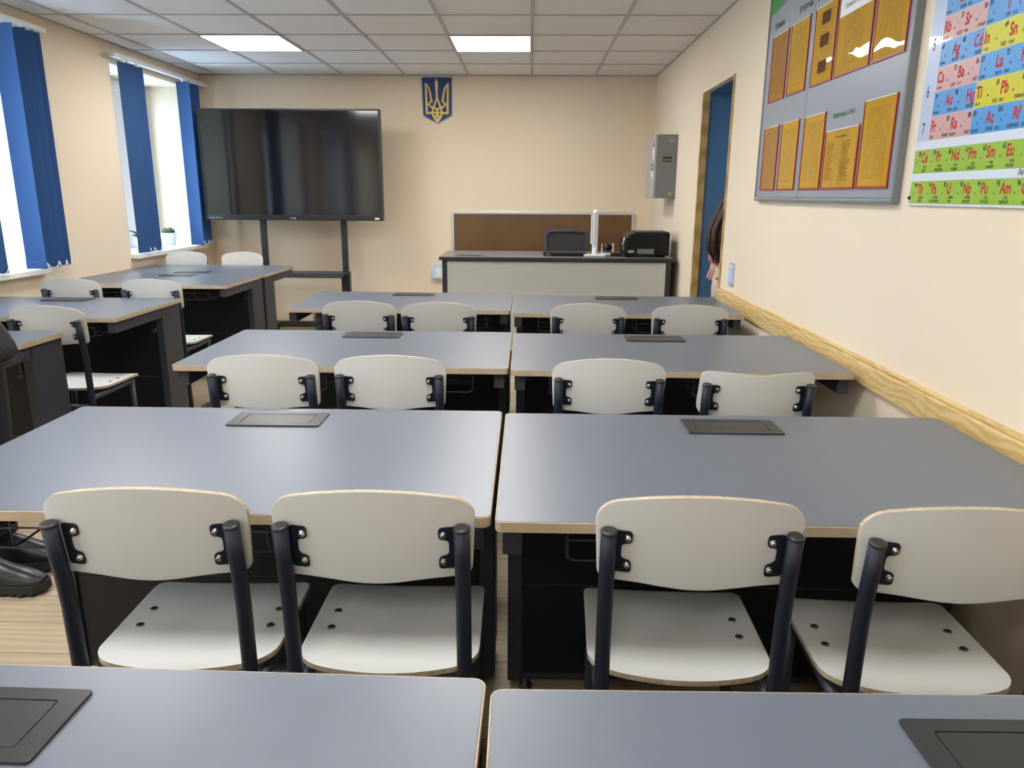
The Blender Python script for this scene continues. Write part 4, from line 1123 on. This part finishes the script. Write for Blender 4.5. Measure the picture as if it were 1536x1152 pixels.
def boot(parent, heel, yaw=0.0):
    """lace-less leather boot, toe along local +X"""
    b = empty('boot'); b.parent = parent; b.location = heel; b.rotation_euler = (0, 0, yaw)
    def fw(x):  # half width along the foot
        return .034 + .014*math.sin(PI*min(1, max(0, (x+.01)/.26))) if x < .20 else .048*math.sqrt(max(0.02, 1-((x-.20)/.088)**2))
    xs = [-.028, -.015, .02, .07, .12, .16, .20, .23, .255, .272, .281]
    out = [(x, fw(x)) for x in xs] + [(x, -fw(x)) for x in reversed(xs)]
    sl = MB().prism([(x, y*1.10) for x, y in out], .012, .042)
    for k in range(9):
        x0 = -.02 + k*.032
        if 3 <= k <= 3: continue
        hw_ = max(.012, fw(x0+.01)*1.05); sl.box(x0, x0+.019, -hw_, hw_, 0, .016)
    sl.build('sole', M['sole'], b, bevel=.003)
    def top(x):
        if x < .06: return .150
        if x < .16: return .150 - (x-.06)/.10*.050
        return max(.052, .100 - ((x-.16)/.12)**1.6*.042)
    rings = []
    for x in xs:
        h = top(x); w_ = fw(x); ring = []
        for k in range(16):
            a = 2*PI*k/16; ca, sa = math.cos(a), math.sin(a)
            yy = w_*ca; zz = .040 + (h-.040)*max(0, sa) if sa > 0 else .040
            ring.append((x, yy, zz))
        rings.append(ring)
    up = MB().loft(rings)
    up.loft([ell((.022, 0, .10), .056, .044, 16), ell((.016, 0, .15), .054, .044, 16), ell((.012, 0, .22), .056, .050, 16), ell((.012, 0, .285), .060, .056, 16), ell((.012, 0, .284), .050, .046, 16)])
    up.build('upper', M['boot'], b, subsurf=1)
    st_ = MB()
    for z, tl in ((.135, .012), (.165, -.010)):
        ro = ell((.020, 0, z), .063, .051, 20, tl); ri = ell((.020, 0, z+.020), .063, .051, 20, tl)
        st_.loft([ell((.020, 0, z), .058, .046, 20, tl), ro, ri, ell((.020, 0, z+.02), .058, .046, 20, tl)], caps=False)
    st_.build('strap', M['leather'], b)
    return b

pa = empty('person', (-1.850, 2.31, 0)); tag(pa, 'person in a black leather jacket and black boots standing in the aisle at left', 'person')
pose = dict(pelvis=(-.02, 0, .90), chest=(.0, 0, 1.28), neck=(.005, 0, 1.46), head=(.03, 0, 1.585), face=(1, 0, 0),
            shl=(.0, .175, 1.40), ell=(-.07, .225, 1.13), wrl=(-.02, .245, .90), shr=(.0, -.175, 1.40), elr=(-.08, -.225, 1.13), wrr=(-.03, -.245, .90),
            hipl=(-.02, .085, .86), knl=(-.02, .10, .48), anl=(-.072, .115, .10), toel=(.12, .12, .06), hipr=(-.02, -.085, .86), knr=(-.015, -.06, .48), anr=(-.072, -.03, .10), toer=(.12, -.03, .06))
ROT = math.radians(28); cR, sR = math.cos(ROT), math.sin(ROT)
turn = lambda p: (p[0]*cR - p[1]*sR, p[0]*sR + p[1]*cR, p[2])
JS = lambda q: (q[0]-.034, q[1], q[2]-.022)
pose0 = dict(pose)
for k in ('shl', 'ell', 'wrl', 'shr', 'elr', 'wrr'): pose[k] = JS(turn(pose[k]))
figure(pa, pose, M['skin']); eyes(pa, pose['head'], Vector((1, 0, 0)))
pose = pose0
jk = MB()
jk.loft([ell((.010, 0, .762), .112, .175, 28, .03, .02), ell((.025, 0, .790), .150, .205, 28, .02, .02), ell((.030, 0, .825), .165, .215, 28, .01, .02), ell((.020, 0, .90), .152, .210, 28, .005, .015, 1), ell((.0, 0, .98), .128, .198, 28, 0, .01, 2), ell((.0, 0, 1.18), .125, .195, 28, 0, .01), ell((.0, 0, 1.33), .135, .198, 28), ell((.015, 0, 1.42), .110, .165, 28), ell((.03, 0, 1.485), .082, .090, 28), ell((.034, 0, 1.525), .080, .084, 28), ell((.034, 0, 1.515), .066, .072, 28)])
for sg, a, b_, c in ((1, 'shl', 'ell', 'wrl'), (-1, 'shr', 'elr', 'wrr')):
    A, B_, C_ = Vector(pose[a]), Vector(pose[b_]), Vector(pose[c])
    limb(jk, [A + Vector((0, -.05*sg, .01)), A, A.lerp(B_, .5), B_, B_.lerp(C_, .5), B_.lerp(C_, 1.0)], [.080, .094, .084, .076, .068, .058], 16)
jk.v = [JS(turn(q)) for q in jk.v]
jk.build('jacket', M['leather'], pa, subsurf=1)
hm = MB(); hm.loft([ell((.028, 0, .808), .166, .216, 28, .014, .02), ell((.030, 0, .813), .170, .220, 28, .013, .02), ell((.031, 0, .819), .169, .219, 28, .012, .02)], caps=False); hm.v = [JS(turn(q)) for q in hm.v]; hm.build('jacket_hem', M['leather'], pa)
tg = MB()
for sg, h_, k_, a_ in ((1, 'hipl', 'knl', 'anl'), (-1, 'hipr', 'knr', 'anr')):
    H, K_, A = Vector(pose[h_]), Vector(pose[k_]), Vector(pose[a_])
    limb(tg, [H + Vector((0, -.02*sg, .06)), H, H.lerp(K_, .5), K_, K_.lerp(A, .35), K_.lerp(A, .95)], [.08, .085, .080, .064, .062, .050], 16)
tg.loft([ell((-.03, 0, .80), .08, .13), ell((-.02, 0, .95), .12, .16), ell((-.015, 0, 1.03), .115, .15)])
tg.build('trousers', M['trouser'], pa, subsurf=1)
boot(pa, (-.082, -.03, 0), -.04); boot(pa, (-.084, .115, 0), .10)
hr = MB(); hd_ = Vector(pose['head'])
hr.loft([ell(hd_+Vector((-.06, 0, -.20)), .035, .075), ell(hd_+Vector((-.05, 0, -.10)), .060, .098), ell(hd_+Vector((-.032, 0, 0)), .082, .100), ell(hd_+Vector((-.022, 0, .07)), .092, .092), ell(hd_+Vector((-.018, 0, .115)), .070, .070), ell(hd_+Vector((-.015, 0, .135)), .02, .02)])
hr.build('hair', M['hair'], pa, subsurf=1)

# person walking off through the doorway
pb_ = empty('person', (1.460, 5.16, 0)); tag(pb_, 'person with long brown hair and cream coat half hidden by the doorway edge', 'person')
pose = dict(pelvis=(-.01, 0, .86), chest=(.03, 0, 1.20), neck=(.065, 0, 1.36), head=(.095, 0, 1.475), face=(1, 0, 0),
            shl=(.03, .165, 1.30), ell=(-.12, .20, 1.07), wrl=(-.145, .17, .905), shr=(.03, -.165, 1.30), elr=(-.10, -.19, 1.07), wrr=(-.135, -.14, .92),
            hipl=(-.01, .08, .82), knl=(.10, .085, .46), anl=(.10, .09, .09), toel=(.23, .09, .05), hipr=(-.01, -.08, .82), knr=(-.03, -.085, .46), anr=(-.17, -.085, .12), toer=(-.08, -.085, .03))
figure(pb_, pose, M['skin']); eyes(pb_, pose['head'], Vector((1, 0, 0)))
ck = MB()
ck.loft([ell((-.045, 0, .60), .150, .195, 24, 0, .03), ell((-.050, 0, .72), .152, .190, 24, 0, .03, 1), ell((-.035, 0, .86), .148, .180, 24), ell((.0, 0, 1.0), .130, .170, 24), ell((.02, 0, 1.15), .132, .178, 24), ell((.040, 0, 1.28), .125, .185, 24), ell((.060, 0, 1.36), .095, .125, 24), ell((.070, 0, 1.41), .078, .085, 24)])
for sg, a, b_, c in ((1, 'shl', 'ell', 'wrl'), (-1, 'shr', 'elr', 'wrr')):
    A, B_, C_ = Vector(pose[a]), Vector(pose[b_]), Vector(pose[c])
    limb(ck, [A + Vector((0, -.05*sg, .0)), A, A.lerp(B_, .5), B_, B_.lerp(C_, .5), B_.lerp(C_, .9)], [.068, .082, .074, .066, .058, .054], 14)
ck.build('coat', M['coat'], pb_, subsurf=1)
for b_, c in (('ell', 'wrl'), ('elr', 'wrr')):
    B_, C_ = Vector(pose[b_]), Vector(pose[c]); cf = MB(); limb(cf, [B_.lerp(C_, .72), B_.lerp(C_, .85), B_.lerp(C_, 1.0), B_.lerp(C_, 1.18)], [.050, .058, .056, .036], 12)
    cf.build('knit_cuff', M['pinkcuff'], pb_, subsurf=1)
tg = MB()
for sg, h_, k_, a_ in ((1, 'hipl', 'knl', 'anl'), (-1, 'hipr', 'knr', 'anr')):
    H, K_, A = Vector(pose[h_]), Vector(pose[k_]), Vector(pose[a_])
    limb(tg, [H, H.lerp(K_, .5), K_, K_.lerp(A, .5), A], [.10, .088, .070, .062, .055], 14)
tg.build('trousers', M['jeans'], pb_, subsurf=1)
for an, toe in (('anl', 'toel'), ('anr', 'toer')):
    A, T_ = Vector(pose[an]), Vector(pose[toe])
    MB().tube([A + Vector((-.035, 0, -.03)), A + Vector((.0, 0, -.025)), A.lerp(T_, .6), T_ + Vector((.03, 0, -.005))], [.034, .042, .040, .022], 12).build('shoe', M['sole'], pb_, subsurf=1)
hr = MB(); hd_ = Vector(pose['head'])
hr.loft([ell((-.135, 0, .90), .022, .055, 20), ell((-.165, 0, 1.00), .050, .095, 20, 0, .1), ell((-.160, 0, 1.10), .066, .115, 20, 0, .1, 1), ell((-.125, 0, 1.22), .075, .115, 20, 0, .08, 2), ell((-.06, 0, 1.33), .085, .105, 20, 0, .06), ell(hd_+Vector((-.030, 0, -.03)), .090, .098, 20), ell(hd_+Vector((-.02, 0, .07)), .092, .092, 20), ell(hd_+Vector((-.015, 0, .118)), .06, .06, 20), ell(hd_+Vector((-.012, 0, .135)), .02, .02, 20)])
for k in range(70):
    y_ = random.uniform(-.10, .10); ox_ = random.uniform(-.02, .02)
    hr.tube([hd_ + Vector((-.09, y_*.8, .02)), (-.145+ox_, y_*1.1, 1.30), (-.215+ox_, y_*1.15, 1.12), (-.205+ox_*1.5, y_*1.0, 1.0+ox_), (-.15+ox_*2, y_*.7, .90+random.uniform(-.04, .05))], [.006, .007, .007, .006, .002], 5)
hr.build('hair', M['hair'], pb_)

# ------------------------------------------------------------------ unseen fill lamp added to brighten the passage
M['lamp'] = emit('passage_fill_glow', (1.0, .95, .88), 25.0)
cl = empty('passage_fill_lamp', (2.15, 5.08, DH)); tag(cl, 'added unseen fill lamp inside the blue passage', 'lamp')
MB().lathe([(.15, 0), (.15, -.012), (.14, -.02)], 28).build('base', M['white_pl'], cl)
MB().lathe([(.135, -.019), (.13, -.05), (.09, -.068), (.001, -.072)], 28).build('shade', M['lamp'], cl)

# ------------------------------------------------------------------ daylight, camera, view
wd = bpy.data.worlds.new('overcast'); scn.world = wd; wd.use_nodes = True
bg = wd.node_tree.nodes['Background']; bg.inputs['Color'].default_value = (0.62, 0.79, 1.0, 1); bg.inputs['Strength'].default_value = 14.0

cam = bpy.data.cameras.new('camera'); co = bpy.data.objects.new('camera', cam); COL.objects.link(co)
f_px, pit, yaw, rol, hz = 1110.87, .2500, .0226, .0067, 1.3424
cy_, sy_ = math.cos(yaw), math.sin(yaw); cp_, sp2 = math.cos(pit), math.sin(pit)
fwd = Vector((-sy_*cp_, cy_*cp_, -sp2)); rgt = Vector((cy_, sy_, 0)); upv = rgt.cross(fwd)
r2 = rgt*math.cos(rol) + upv*math.sin(rol); u2 = upv*math.cos(rol) - rgt*math.sin(rol)
co.matrix_world = Matrix(((r2.x, u2.x, -fwd.x, 0), (r2.y, u2.y, -fwd.y, 0), (r2.z, u2.z, -fwd.z, hz), (0, 0, 0, 1)))
cam.sensor_width = 36; cam.lens = 36*f_px/1536; cam.clip_start = .02; cam.clip_end = 300
scn.camera = co
vs = scn.view_settings
vs.view_transform = 'Standard'; vs.look = 'None'; vs.gamma = 1; vs.use_curve_mapping = False; vs.exposure = 0.14
scn.cycles.max_bounces = 10; scn.cycles.diffuse_bounces = 6; scn.cycles.transparent_max_bounces = 12
scn.cycles.use_denoising = True
